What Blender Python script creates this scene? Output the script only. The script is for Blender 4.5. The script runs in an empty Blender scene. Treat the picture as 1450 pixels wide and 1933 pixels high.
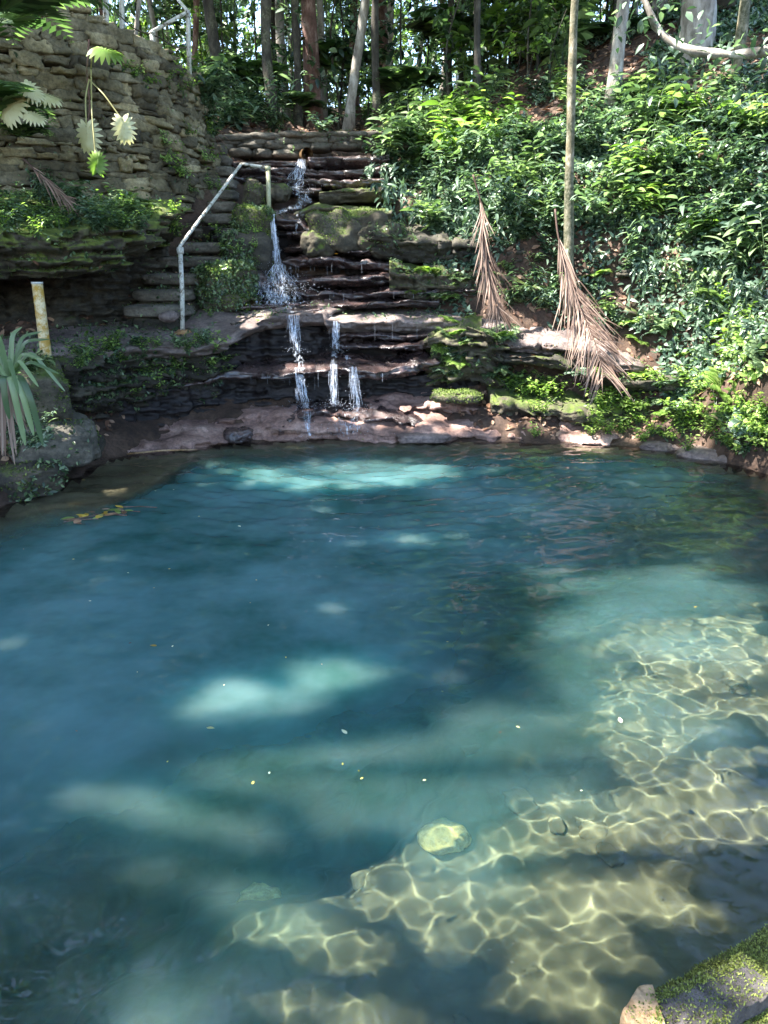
import bpy, math, random
import numpy as np
from mathutils import Vector
from mathutils.bvhtree import BVHTree
random.seed(7)
R = math.radians
S = bpy.context.scene
C = S.collection

# ------------------------------------------------------------------ camera, sky, sun, exposure
CAM_H, PITCH, FPX = 1.9, R(18), 1396.0
cd = bpy.data.cameras.new('camera'); cam = bpy.data.objects.new('camera', cd); C.objects.link(cam)
cam.location = (0, 0, CAM_H); cam.rotation_euler = (R(90) - PITCH, 0, 0)
cd.sensor_fit = 'VERTICAL'; cd.sensor_height = 36; cd.lens = 26; cd.clip_start = .05; cd.clip_end = 500
S.camera = cam
SUN = np.array([-.52, -.06, .85]); SUN /= np.linalg.norm(SUN)          # direction towards the sun
W = bpy.data.worlds.new('World'); S.world = W; W.use_nodes = True
_n = W.node_tree; _bg = _n.nodes['Background']; _sk = _n.nodes.new('ShaderNodeTexSky')
_sk.sky_type = 'NISHITA'; _sk.sun_disc = False
_sk.sun_elevation = math.asin(SUN[2]); _sk.sun_rotation = math.atan2(SUN[0], SUN[1])
_n.links.new(_sk.outputs[0], _bg.inputs[0]); _bg.inputs[1].default_value = .15
_l = bpy.data.lights.new('sun', 'SUN'); _l.energy = 4.8; _l.angle = R(.6); _l.color = (1, .95, .88)
_l.cycles.is_caustics_light = True
sun = bpy.data.objects.new('sun', _l); C.objects.link(sun); sun.location = (-10, 0, 20)
sun.rotation_euler = Vector(SUN).to_track_quat('Z', 'Y').to_euler()
S.view_settings.view_transform = 'Standard'; S.view_settings.look = 'None'; S.view_settings.gamma = 1
S.view_settings.exposure = 2.6
S.cycles.use_denoising = True; S.cycles.max_bounces = 7; S.cycles.transparent_max_bounces = 6
S.cycles.diffuse_bounces = 3; S.cycles.glossy_bounces = 3; S.cycles.transmission_bounces = 5
S.cycles.caustics_reflective = False; S.cycles.sample_clamp_indirect = 6

# ------------------------------------------------------------------ photo geometry
def ray(px, py):
    dx = (px - 725) / FPX; dz = (966.5 - py) / FPX
    return np.array([dx, math.cos(PITCH) + dz * math.sin(PITCH), -math.sin(PITCH) + dz * math.cos(PITCH)])
def P(px, py, Y):
    r = ray(px, py); s = Y / r[1]; return np.array([r[0] * s, Y, CAM_H + r[2] * s])
def G(px, py, z=0.):
    r = ray(px, py); s = (z - CAM_H) / r[2]; return np.array([r[0] * s, r[1] * s, z])

# ------------------------------------------------------------------ noise
def _h(i, j, k, s):
    n = (i * 374761393 + j * 668265263 + k * 2147483647 + s * 974634777) & 0xffffffff
    n = ((n ^ (n >> 13)) * 1274126177) & 0xffffffff
    n = ((n ^ (n >> 16)) * 2246822519) & 0xffffffff
    return ((n >> 8) & 0xffff) / 32767.5 - 1
def vn(p, s=0):
    p = np.asarray(p, float); f = np.floor(p); t = p - f; t = t * t * (3 - 2 * t); i = f.astype(np.int64)
    a, b, c = i[..., 0], i[..., 1], i[..., 2]; r = 0
    for di in (0, 1):
        for dj in (0, 1):
            for dk in (0, 1):
                w = (t[..., 0] if di else 1 - t[..., 0]) * (t[..., 1] if dj else 1 - t[..., 1]) * (t[..., 2] if dk else 1 - t[..., 2])
                r = r + w * _h(a + di, b + dj, c + dk, s)
    return r
def fbm(p, s=0, o=4, g=.5):
    r = 0; a = 1.; p = np.asarray(p, float)
    for k in range(o):
        r = r + a * vn(p, s + k * 17); p = p * 2.03 + 3.1; a *= g
    return r
def cell(p, s=0):
    """one random value per irregular cell: sharp blocky steps"""
    p = np.asarray(p, float); f = np.floor(p).astype(np.int64); best = np.full(p.shape[:-1], 1e9); val = np.zeros(p.shape[:-1])
    for di in (-1, 0, 1):
        for dj in (-1, 0, 1):
            for dk in (-1, 0, 1):
                a, b, c = f[..., 0] + di, f[..., 1] + dj, f[..., 2] + dk
                d = (p[..., 0] - a - .5 - .45 * _h(a, b, c, s)) ** 2 + (p[..., 1] - b - .5 - .45 * _h(a, b, c, s + 1)) ** 2 + (p[..., 2] - c - .5 - .45 * _h(a, b, c, s + 2)) ** 2
                v = _h(a, b, c, s + 3); m = d < best; best = np.where(m, d, best); val = np.where(m, v, val)
    return val
def ss(a, b, x):
    t = np.clip((x - a) / (b - a), 0, 1); return t * t * (3 - 2 * t)
def nrm(v):
    v = np.asarray(v, float); return v / np.maximum(np.linalg.norm(v, axis=-1, keepdims=True), 1e-9)

# ------------------------------------------------------------------ object helpers
def tag(o, label=None, cat=None, group=None, kind=None):
    if label: o['label'] = label
    if cat: o['category'] = cat
    if group: o['group'] = group
    if kind: o['kind'] = kind
    return o
def empty(name, loc=(0, 0, 0)):
    o = bpy.data.objects.new(name, None); C.objects.link(o); o.location = [float(a) for a in loc]; o.empty_display_size = .1
    return o
def build(name, V, F, m, parent=None, smooth=True, var=None, world=True, link=True):
    """V (n,3); F is an array (m,k) or a list of such arrays. World-space vertices; a parented mesh is shifted to its parent."""
    V = np.asarray(V, float)
    if parent is not None and world: V = V - np.array(parent.location)
    if not isinstance(F, list): F = [F]
    F = [np.asarray(f, np.int32) for f in F if len(f)]
    me = bpy.data.meshes.new(name); me.vertices.add(len(V)); me.vertices.foreach_set('co', V.astype(np.float32).ravel())
    lp = np.concatenate([f.ravel() for f in F]); st = []; o = 0
    for f in F:
        st.append(np.arange(len(f)) * f.shape[1] + o); o += f.size
    st = np.concatenate(st).astype(np.int32)
    me.loops.add(len(lp)); me.loops.foreach_set('vertex_index', lp)
    me.polygons.add(len(st)); me.polygons.foreach_set('loop_start', st)
    me.update(calc_edges=True)
    if smooth: me.polygons.foreach_set('use_smooth', np.ones(len(st), bool))
    if var is not None:
        a = me.attributes.new('var', 'FLOAT', 'POINT'); a.data.foreach_set('value', np.asarray(var, np.float32))
    me.materials.append(m)
    ob = bpy.data.objects.new(name, me)
    if link: C.objects.link(ob)
    if parent is not None: ob.parent = parent
    return ob
def join(parts):
    """parts: list of (V, F) with F (m,k) arrays -> V, [F...]"""
    Vs = []; Fs = {}; o = 0
    for V, F in parts:
        for f in (F if isinstance(F, list) else [F]):
            f = np.asarray(f)
            if len(f): Fs.setdefault(f.shape[1], []).append(f + o)
        Vs.append(V); o += len(V)
    return np.concatenate(Vs), [np.concatenate(f) for f in Fs.values()]
def copy_tree(o, parent=None):
    c = o.copy(); C.objects.link(c); c.parent = parent
    for ch in list(o.children): copy_tree(ch, c)
    return c
def tube(pts, rad, n=8, caps=True, wob=0, seed=0):
    pts = np.asarray(pts, float); k = len(pts); rad = np.broadcast_to(rad, (k,))
    t = nrm(np.gradient(pts, axis=0)); up = np.array([0, 0, 1.]) if abs(t[0][2]) < .9 else np.array([1., 0, 0])
    a = nrm(np.cross(t, up)); b = np.cross(t, a)
    th = np.linspace(0, 2 * math.pi, n, endpoint=False)
    V = pts[:, None] + rad[:, None, None] * (np.cos(th)[None, :, None] * a[:, None] + np.sin(th)[None, :, None] * b[:, None])
    if wob:
        q = V.reshape(-1, 3) * 1.0
        c = np.repeat(pts, n, 0); d = nrm(q - c)
        V = (q + d * (wob * fbm(q * 9, seed, 3))[:, None]).reshape(k, n, 3)
    V = V.reshape(-1, 3); i = np.arange(k * n).reshape(k, n); j = np.roll(i, -1, 1)
    F = [np.stack([i[:-1], i[1:], j[1:], j[:-1]], -1).reshape(-1, 4)]
    if caps:
        V = np.concatenate([V, pts[:1], pts[-1:]]); a0 = k * n; r0 = np.arange(n)
        F.append(np.concatenate([np.stack([np.full(n, a0), r0, (r0 + 1) % n], -1), np.stack([np.full(n, a0 + 1), (k - 1) * n + (r0 + 1) % n, (k - 1) * n + r0], -1)]))
    return V, F
def smoothline(pts, n):
    pts = np.asarray(pts, float); d = np.concatenate([[0], np.cumsum(np.linalg.norm(np.diff(pts, axis=0), axis=1))])
    t = np.linspace(0, d[-1], n); q = np.stack([np.interp(t, d, pts[:, k]) for k in range(pts.shape[1])], -1)
    w = max(1, n // (2 * len(pts)))
    for _ in range(w):
        q[1:-1] = (q[:-2] + 2 * q[1:-1] + q[2:]) / 4
    return q

# ------------------------------------------------------------------ materials
def mat(name):
    m = bpy.data.materials.new(name); m.use_nodes = True
    return m, m.node_tree.nodes, m.node_tree.links, m.node_tree.nodes['Principled BSDF']
def ramp(N, stops):
    r = N.new('ShaderNodeValToRGB'); e = r.color_ramp.elements
    while len(e) < len(stops): e.new(.5)
    for el, (p, c) in zip(e, stops): el.position = p; el.color = (*c, 1)
    return r
def noise(N, L, scale, detail=5, rough=.6, src=None, stretch=None):
    t = N.new('ShaderNodeTexNoise'); t.inputs['Scale'].default_value = scale; t.inputs['Detail'].default_value = detail; t.inputs['Roughness'].default_value = rough
    g = N.new('ShaderNodeNewGeometry')
    if stretch:
        v = N.new('ShaderNodeVectorMath'); v.operation = 'MULTIPLY'; v.inputs[1].default_value = stretch
        L.new(g.outputs['Position'], v.inputs[0]); L.new(v.outputs[0], t.inputs['Vector'])
    else: L.new(g.outputs['Position'], t.inputs['Vector'])
    return t
def mth(N, L, op, a, b=None, c=None, clamp=False):
    m = N.new('ShaderNodeMath'); m.operation = op; m.use_clamp = clamp
    for i, v in enumerate((a, b, c)):
        if v is None: continue
        if hasattr(v, 'links'): L.new(v, m.inputs[i])
        else: m.inputs[i].default_value = v
    return m.outputs[0]
def mixc(N, L, f, a, b):
    m = N.new('ShaderNodeMix'); m.data_type = 'RGBA'
    if hasattr(f, 'links'): L.new(f, m.inputs[0])
    else: m.inputs[0].default_value = f
    for k, v in ((6, a), (7, b)):
        if hasattr(v, 'links'): L.new(v, m.inputs[k])
        else: m.inputs[k].default_value = (*v, 1)
    return m.outputs[2]
def rock_mat(name, c1, c2, c3, moss=0., wet=0., pv=False, mcol=((.03, .05, .008), (.12, .17, .02)), bump=.6, strata=True):
    m, N, L, p = mat(name)
    n1 = noise(N, L, 2.2, 6, .65, stretch=(1, 1, 3) if strata else None)
    r = ramp(N, [(.3, c1), (.5, c2), (.68, c3)]); L.new(n1.outputs[0], r.inputs[0])
    n2 = noise(N, L, 28, 6, .7); r2 = ramp(N, [(.3, (.45, .45, .45)), (.62, (1.25, 1.2, 1.15))]); L.new(n2.outputs[0], r2.inputs[0])
    mu = N.new('ShaderNodeMix'); mu.data_type = 'RGBA'; mu.blend_type = 'MULTIPLY'; mu.inputs[0].default_value = 1
    L.new(r.outputs[0], mu.inputs[6]); L.new(r2.outputs[0], mu.inputs[7]); col = mu.outputs[2]
    if pv:
        at = N.new('ShaderNodeAttribute'); at.attribute_name = 'var'; rv = ramp(N, [(0, (.45, .43, .42)), (.5, (.95, .93, .9)), (1, (1.5, 1.42, 1.25))]); L.new(at.outputs['Fac'], rv.inputs[0])
        m2 = N.new('ShaderNodeMix'); m2.data_type = 'RGBA'; m2.blend_type = 'MULTIPLY'; m2.inputs[0].default_value = 1; L.new(col, m2.inputs[6]); L.new(rv.outputs[0], m2.inputs[7]); col = m2.outputs[2]
    rough = .9 - .65 * wet
    n4 = noise(N, L, 6, 4); rr = mth(N, L, 'MULTIPLY_ADD', n4.outputs[0], .5, rough - .25, True)
    if wet > .8: p.inputs['Coat Weight'].default_value = .8; p.inputs['Coat Roughness'].default_value = .12
    if moss > 0:
        g = N.new('ShaderNodeNewGeometry'); sx = N.new('ShaderNodeSeparateXYZ'); L.new(g.outputs['Normal'], sx.inputs[0])
        n3 = noise(N, L, 3.1, 6, .7)
        a = mth(N, L, 'MULTIPLY_ADD', sx.outputs[2], .16, n3.outputs[0]); a = mth(N, L, 'SUBTRACT', a, .95 - .5 * moss)
        a = mth(N, L, 'MULTIPLY', a, 7, None, True)
        n5 = noise(N, L, 9, 6, .7); mr = ramp(N, [(.35, mcol[0]), (.68, mcol[1])]); L.new(n5.outputs[0], mr.inputs[0])
        col = mixc(N, L, a, col, mr.outputs[0]); rr = mth(N, L, 'MAXIMUM', rr, mth(N, L, 'MULTIPLY', a, .85))
    L.new(col, p.inputs['Base Color']); L.new(rr, p.inputs['Roughness'])
    b = N.new('ShaderNodeBump'); b.inputs['Strength'].default_value = bump; b.inputs['Distance'].default_value = .03
    n6 = noise(N, L, 16, 8, .75, stretch=(1, 1, 2.2) if strata else None); L.new(n6.outputs[0], b.inputs['Height']); L.new(b.outputs[0], p.inputs['Normal'])
    return m
def leaf_mat(name, dark, mid, light, rough=.38, trans=.35, tcol=None, spec=.5):
    m, N, L, p = mat(name)
    a = N.new('ShaderNodeAttribute'); a.attribute_name = 'var'
    oi = N.new('ShaderNodeObjectInfo'); f = mth(N, L, 'MULTIPLY_ADD', oi.outputs['Random'], .24, mth(N, L, 'SUBTRACT', a.outputs['Fac'], .12))
    r = ramp(N, [(.12, dark), (.5, mid), (.92, light)]); L.new(f, r.inputs[0])
    L.new(r.outputs[0], p.inputs['Base Color']); p.inputs['Roughness'].default_value = rough; p.inputs['Specular IOR Level'].default_value = spec
    t = N.new('ShaderNodeBsdfTranslucent')
    h = N.new('ShaderNodeMix'); h.data_type = 'RGBA'; h.blend_type = 'MULTIPLY'; h.inputs[0].default_value = 1
    L.new(r.outputs[0], h.inputs[6]); h.inputs[7].default_value = (*(tcol or (1.35, 1.6, .8)), 1); L.new(h.outputs[2], t.inputs[0])
    x = N.new('ShaderNodeMixShader'); x.inputs[0].default_value = trans
    L.new(p.outputs[0], x.inputs[1]); L.new(t.outputs[0], x.inputs[2]); L.new(x.outputs[0], N['Material Output'].inputs[0])
    return m
M = {}
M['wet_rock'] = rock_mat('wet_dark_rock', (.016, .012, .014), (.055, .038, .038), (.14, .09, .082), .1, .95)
M['shade_rock'] = rock_mat('wet_shade_rock', (.004, .003, .004), (.012, .009, .010), (.035, .026, .024), .15, .6)  # wet rock, its near-black colour painted in for undercut shade
M['red_rock'] = rock_mat('reddish_rock', (.09, .055, .048), (.28, .175, .145), (.48, .34, .29), .2, .5)
M['path_rock'] = rock_mat('path_rock', (.08, .06, .056), (.17, .135, .125), (.30, .245, .23), .30, .35)
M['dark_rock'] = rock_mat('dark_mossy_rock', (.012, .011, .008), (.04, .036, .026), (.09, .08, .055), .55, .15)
M['moss_rock'] = rock_mat('mossy_rock', (.03, .027, .018), (.075, .065, .045), (.13, .12, .08), .78, .05)
M['lip_rock'] = rock_mat('thick_moss_rock', (.03, .027, .018), (.075, .065, .045), (.13, .12, .08), 1.0, .05, mcol=((.05, .07, .012), (.17, .21, .035)))
M['step_rock'] = rock_mat('step_rock', (.045, .042, .032), (.12, .11, .088), (.22, .2, .165), .36, .1)
M['wall_stone'] = rock_mat('wall_stone', (.075, .066, .04), (.18, .16, .10), (.34, .31, .22), .42, 0., pv=True, strata=False, mcol=((.03, .045, .008), (.10, .12, .02)))
M['mortar'] = rock_mat('mortar', (.02, .016, .01), (.04, .034, .02), (.08, .065, .04), .3, 0., strata=False)
M['curb'] = rock_mat('curb_stone', (.04, .036, .036), (.09, .082, .08), (.22, .20, .19), .3, 0, strata=False, bump=1.3)
M['orange_stone'] = rock_mat('orange_stone', (.14, .075, .03), (.34, .20, .09), (.50, .36, .22), .1, 0, strata=False)
M['curb_moss'] = rock_mat('curb_moss', (.06, .055, .03), (.10, .10, .04), (.15, .14, .07), .6, 0, strata=False, mcol=((.03, .05, .008), (.13, .18, .03)))
M['boulder'] = rock_mat('yellow_boulder', (.42, .34, .10), (.6, .5, .18), (.72, .62, .28), 0, 0, strata=False, bump=.2)
M['soil'] = rock_mat('slope_soil', (.022, .014, .009), (.06, .036, .024), (.13, .085, .06), .28, 0, strata=False)
M['leaf_teal'] = leaf_mat('leaf_teal', (.028, .055, .038), (.09, .15, .10), (.27, .36, .26), .26, .35)
M['leaf_green'] = leaf_mat('leaf_green', (.032, .06, .027), (.10, .16, .075), (.28, .37, .19), .28)
M['leaf_bright'] = leaf_mat('leaf_bright', (.09, .16, .03), (.20, .32, .07), (.38, .50, .15), .4, .45)
M['leaf_forest'] = leaf_mat('leaf_forest', (.022, .042, .022), (.065, .115, .055), (.18, .27, .12), .36, .45)
M['moss_leaf'] = leaf_mat('moss_leaf', (.03, .05, .008), (.08, .125, .018), (.19, .26, .05), .7, .3)
M['bright_moss'] = leaf_mat('bright_moss', (.05, .06, .01), (.13, .16, .025), (.26, .30, .07), .7, .2)
M['litter'] = leaf_mat('dead_leaf', (.05, .022, .012), (.17, .085, .05), (.42, .27, .17), .6, .15, (1.2, .8, .5))
M['dead_frond'] = leaf_mat('dead_frond', (.09, .05, .035), (.20, .125, .09), (.36, .26, .2), .6, .2, (1.2, .9, .7))
M['cream_leaf'] = leaf_mat('cream_leaf', (.42, .40, .18), (.62, .60, .33), (.75, .74, .5), .5, .2, (1.1, 1.1, .7))
M['yellow_leaf'] = leaf_mat('yellow_leaf', (.35, .22, .02), (.6, .42, .05), (.7, .6, .12), .5, .3, (1.2, 1, .5))
def bark_mat(name, a, b, c, lich=.5, scale=7):
    m, N, L, p = mat(name); n1 = noise(N, L, scale, 6, .7, stretch=(1, 1, .45)); r = ramp(N, [(.34, a), (.5, b), (.64, c)]); L.new(n1.outputs[0], r.inputs[0])
    n2 = noise(N, L, 3.3, 4, .6); q = mth(N, L, 'MULTIPLY', mth(N, L, 'SUBTRACT', n2.outputs[0], 1 - lich), 8, None, True)
    n3 = noise(N, L, 30, 3); r3 = ramp(N, [(.4, (.05, .055, .025)), (.65, (.20, .19, .13))]); L.new(n3.outputs[0], r3.inputs[0])
    L.new(mixc(N, L, q, r.outputs[0], r3.outputs[0]), p.inputs['Base Color']); p.inputs['Roughness'].default_value = .85
    bb = N.new('ShaderNodeBump'); bb.inputs['Strength'].default_value = .7; bb.inputs['Distance'].default_value = .02
    n4 = noise(N, L, 22, 6, .7, stretch=(1, 1, .3)); L.new(n4.outputs[0], bb.inputs['Height']); L.new(bb.outputs[0], p.inputs['Normal'])
    return m
M['bark_pale'] = bark_mat('pale_bark', (.14, .12, .10), (.30, .27, .23), (.5, .47, .42), .42)
M['bark_moss'] = bark_mat('mossy_bark', (.07, .06, .03), (.20, .17, .10), (.42, .38, .30), .56, 12)
M['bark_dark'] = bark_mat('dark_bark', (.015, .013, .01), (.045, .038, .028), (.10, .09, .07), .46)
M['bark_red'] = bark_mat('reddish_bark', (.07, .035, .025), (.17, .09, .07), (.34, .24, .2), .33)
def pipe_mat(name, base, worn, amt):
    m, N, L, p = mat(name); n1 = noise(N, L, 14, 6, .75); q = mth(N, L, 'MULTIPLY', mth(N, L, 'SUBTRACT', n1.outputs[0], 1 - amt), 9, None, True)
    n2 = noise(N, L, 50, 4); r = ramp(N, [(.3, tuple(x * .75 for x in base)), (.6, base)]); L.new(n2.outputs[0], r.inputs[0])
    L.new(mixc(N, L, q, r.outputs[0], worn), p.inputs['Base Color']); p.inputs['Roughness'].default_value = .45
    return m
M['pipe'] = pipe_mat('painted_pipe', (.58, .58, .52), (.10, .075, .04), .5)
M['pipe_cream'] = pipe_mat('cream_pipe', (.42, .42, .26), (.14, .15, .06), .46)
M['yellow_post'] = pipe_mat('yellow_post', (.66, .55, .32), (.42, .25, .04), .56)
M['clay'] = pipe_mat('clay_pipe', (.28, .17, .08), (.08, .05, .03), .45)
def water_drop_mat():
    m, N, L, p = mat('falling_water'); p.inputs['Base Color'].default_value = (.80, .87, 1, 1); p.inputs['Roughness'].default_value = .12
    p.inputs['Specular IOR Level'].default_value = .8
    t = N.new('ShaderNodeBsdfTransparent'); x = N.new('ShaderNodeMixShader'); x.inputs[0].default_value = .22
    L.new(p.outputs[0], x.inputs[1]); L.new(t.outputs[0], x.inputs[2]); L.new(x.outputs[0], N['Material Output'].inputs[0]); return m
M['falling'] = water_drop_mat()

# ------------------------------------------------------------------ leaf geometry
def tmpl(width, segs=3, fold=.12, droop=.2, shape=1.0):
    xs = np.linspace(0, 1, segs + 2); V = [(0, 0, 0)]; F = []
    for x in xs[1:-1]:
        w = width * .5 * math.sin(math.pi * x ** .8) ** shape
        z = -droop * x * x
        V += [(x, w, z + fold * w * 2), (x, 0, z), (x, -w, z + fold * w * 2)]
    V.append((1, 0, -droop)); V = np.array(V, float); k = len(xs) - 2; T = [(0, 2, 1), (0, 3, 2)]; Q = []
    for i in range(k - 1):
        a = 1 + 3 * i; Q += [(a, a + 1, a + 4, a + 3), (a + 1, a + 2, a + 5, a + 4)]
    a = 1 + 3 * (k - 1); e = len(V) - 1; T += [(a, a + 1, e), (a + 1, a + 2, e)]
    for q in Q: T += [(q[0], q[1], q[2]), (q[0], q[2], q[3])]
    return V, np.array(T)
T_SMALL = tmpl(.5, 1, .15, .12)
T_OVAL = tmpl(.48, 2, .12, .22)
T_LANCE = tmpl(.27, 3, .18, .35)
T_BIG = tmpl(.34, 5, .14, .5, .8)
T_BLADE = tmpl(.09, 3, .3, .3)
def leaves(pos, d, n, size, tm=T_OVAL, var=None):
    V0, F0 = tm; d = nrm(d); s = nrm(np.cross(n, d)); u = np.cross(d, s); N = len(pos); k = len(V0)
    size = np.broadcast_to(size, (N,))
    V = pos[:, None] + size[:, None, None] * (V0[None, :, 0:1] * d[:, None] + V0[None, :, 1:2] * s[:, None] + V0[None, :, 2:3] * u[:, None])
    F = (F0[None] + (np.arange(N) * k)[:, None, None]).reshape(-1, 3)
    if var is None: var = rng.random(N)
    return V.reshape(-1, 3), F, np.repeat(var, k)
rng = np.random.default_rng(11)
def rdir(N, up=0., spread=1.):
    v = rng.normal(size=(N, 3)) * spread; v[:, 2] += up; return nrm(v)
def joinv(parts):
    V, F = join([(a, b) for a, b, c in parts]); return V, F, np.concatenate([c for a, b, c in parts])

# plants in local space (base at the origin); each returns a list of (part name, V, F, var, material)
def plant_broad(h=.6, stems=6, leaf=.16, tm=T_LANCE, m='leaf_teal', spread=.5, stem_m='leaf_green'):
    L_ = []; T_ = []
    for i in range(stems):
        a = rng.uniform(0, 6.283); r = spread * rng.uniform(.3, 1); hh = h * rng.uniform(.6, 1.1)
        pts = np.array([[0, 0, -.05], [r * .3 * math.cos(a), r * .3 * math.sin(a), hh * .55], [r * math.cos(a), r * math.sin(a), hh]])
        q = smoothline(pts, 8); V, F = tube(q, np.linspace(.008, .003, 8), 4, False); T_.append((V, F))
        k = int(7 + hh * 14); t = np.linspace(.25, 1, k); pp = np.stack([np.interp(t, np.linspace(0, 1, 8), q[:, c]) for c in range(3)], -1)
        az = a + np.arange(k) * 2.4 + rng.normal(size=k) * .4
        d = np.stack([np.cos(az), np.sin(az), rng.uniform(-.3, .6, k)], -1); n = np.tile([0, 0, 1.], (k, 1)) + rng.normal(size=(k, 3)) * .25
        L_.append(leaves(pp, d, n, leaf * rng.uniform(.6, 1.25, k), tm))
    V, F, v = joinv(L_); sv, sf = join(T_)
    return [('foliage', V, F, v, m), ('stem', sv, sf, np.full(len(sv), .3), stem_m)]
def plant_fern(L=.5, n=9, m='leaf_green', w=.12):
    Ls = []; T_ = []
    for i in range(n):
        a = 6.283 * i / n + rng.uniform(-.3, .3); l = L * rng.uniform(.7, 1.1); t = np.linspace(0, 1, 10)
        q = np.stack([l * .8 * t * math.cos(a), l * .8 * t * math.sin(a), l * (.85 * t - .75 * t * t)], -1)
        T_.append(tube(q, np.linspace(.004, .0015, 10), 3, False))
        k = 15; tt = np.linspace(.12, .98, k); pp = np.stack([np.interp(tt, t, q[:, c]) for c in range(3)], -1)
        tg = nrm(np.stack([np.interp(tt, t, np.gradient(q[:, c])) for c in range(3)], -1)); sd = nrm(np.cross(tg, [0, 0, 1]))
        up = np.cross(sd, tg)
        for sgn in (1, -1):
            Ls.append(leaves(pp, sd * sgn + tg * .35, up, w * np.sin(math.pi * tt ** .6) * 1.1 + .015, tmpl(.32, 1, .05, .1)))
    V, F, v = joinv(Ls); sv, sf = join(T_)
    return [('fronds', V, F, v, m), ('stalks', sv, sf, np.full(len(sv), .4), m)]
def plant_ginger(h=1.1, stems=4, leaf=.4, m='leaf_green'):
    Ls = []; T_ = []
    for i in range(stems):
        a = rng.uniform(0, 6.283); r = .5 * rng.uniform(.4, 1); hh = h * rng.uniform(.7, 1.1); t = np.linspace(0, 1, 10)
        q = np.stack([r * t ** 1.7 * math.cos(a), r * t ** 1.7 * math.sin(a), hh * (t - .18 * t ** 3)], -1)
        T_.append(tube(q, np.linspace(.011, .005, 10), 5, False)); k = 9; tt = np.linspace(.3, 1, k)
        pp = np.stack([np.interp(tt, t, q[:, c]) for c in range(3)], -1); s = np.array([-math.sin(a), math.cos(a), 0])
        d = np.stack([s * (1 if j % 2 else -1) + np.array([0, 0, rng.uniform(.1, .7)]) + np.array([math.cos(a), math.sin(a), 0]) * .35 for j in range(k)])
        Ls.append(leaves(pp, d, np.tile([0, 0, 1.], (k, 1)) + rng.normal(size=(k, 3)) * .3, leaf * rng.uniform(.7, 1.1, k), T_BIG))
    V, F, v = joinv(Ls); sv, sf = join(T_)
    return [('foliage', V, F, v, m), ('stem', sv, sf, np.full(len(sv), .3), m)]
def plant_hang(L=.7, n=8, leaf=.13, m='leaf_teal', tm=T_LANCE):
    Ls = []; T_ = []
    for i in range(n):
        a = rng.uniform(-1.9, -1.2) + rng.normal() * .5; l = L * rng.uniform(.5, 1.1); t = np.linspace(0, 1, 8); o = rng.uniform(-.3, .3)
        q = np.stack([o + .25 * l * t * math.cos(a) * 2, .45 * l * np.sqrt(t) * math.sin(a), .12 * np.sin(3 * t) - l * t ** 1.6], -1)
        T_.append(tube(q, .003, 3, False)); k = 15; tt = np.linspace(.1, 1, k); pp = np.stack([np.interp(tt, t, q[:, c]) for c in range(3)], -1)
        d = rdir(k, -.5); d[:, 1] -= .5; Ls.append(leaves(pp, d, np.tile([0, -.8, .6], (k, 1)) + rng.normal(size=(k, 3)) * .3, leaf * rng.uniform(.6, 1.3, k), tm))
    V, F, v = joinv(Ls); sv, sf = join(T_)
    return [('foliage', V, F, v, m), ('stem', sv, sf, np.full(len(sv), .2), m)]
def proto(parts, name):
    e = empty(name)
    for (n, V, F, v, m) in parts: build(n, V, F, M[m], e, var=v, world=False)
    return e
class Kinds:
    """first placement uses the proto itself, later ones copy it"""
    def __init__(s, name, protos): s.name = name; s.p = protos; s.used = [False] * len(protos)
    def place(s, loc, rz, sc, label, cat, group=None, tilt=(0, 0), idx=None):
        i = random.randrange(len(s.p)) if idx is None else idx
        o = s.p[i] if not s.used[i] else copy_tree(s.p[i]); s.used[i] = True
        o.location = [float(a) for a in loc]; o.rotation_euler = (tilt[0], tilt[1], rz); o.scale = (sc,) * 3
        for k in ('group',):
            if k in o: del o[k]
        return tag(o, label, cat, group)
    def clean(s):
        for u, p in zip(s.used, s.p):
            if not u:
                for c in list(p.children): bpy.data.objects.remove(c)
                bpy.data.objects.remove(p)

# ------------------------------------------------------------------ terrain and pool
POOL = np.array([(-3.45, 5.3), (-3.24, 5.94), (-2.97, 6.96), (-2.94, 7.59), (-2.52, 8.08), (-1.52, 8.49), (-.48, 8.72), (.22, 8.63), (1.4, 8.49), (2.47, 8.35),
                 (3.35, 8.0), (3.8, 7.0), (3.95, 5.5), (3.95, 4.0), (3.9, 2.4), (3.0, 1.2), (2.0, .8), (.3, .7), (-4.0, .7), (-4.2, 3), (-3.9, 4.4)])
def sdf(x, y):
    d = np.full(x.shape, 1e9); ins = np.zeros(x.shape, bool); n = len(POOL)
    for i in range(n):
        a = POOL[i]; b = POOL[(i + 1) % n]; e = b - a; wx = x - a[0]; wy = y - a[1]
        t = np.clip((wx * e[0] + wy * e[1]) / (e @ e), 0, 1); d = np.minimum(d, np.hypot(wx - e[0] * t, wy - e[1] * t))
        c = ((a[1] <= y) & (b[1] > y)) | ((b[1] <= y) & (a[1] > y))
        with np.errstate(divide='ignore', invalid='ignore'):
            ins ^= c & (x < (b[0] - a[0]) * (y - a[1]) / (b[1] - a[1] + 1e-12) + a[0])
    return np.where(ins, d, -d)                                            # + inside
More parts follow.
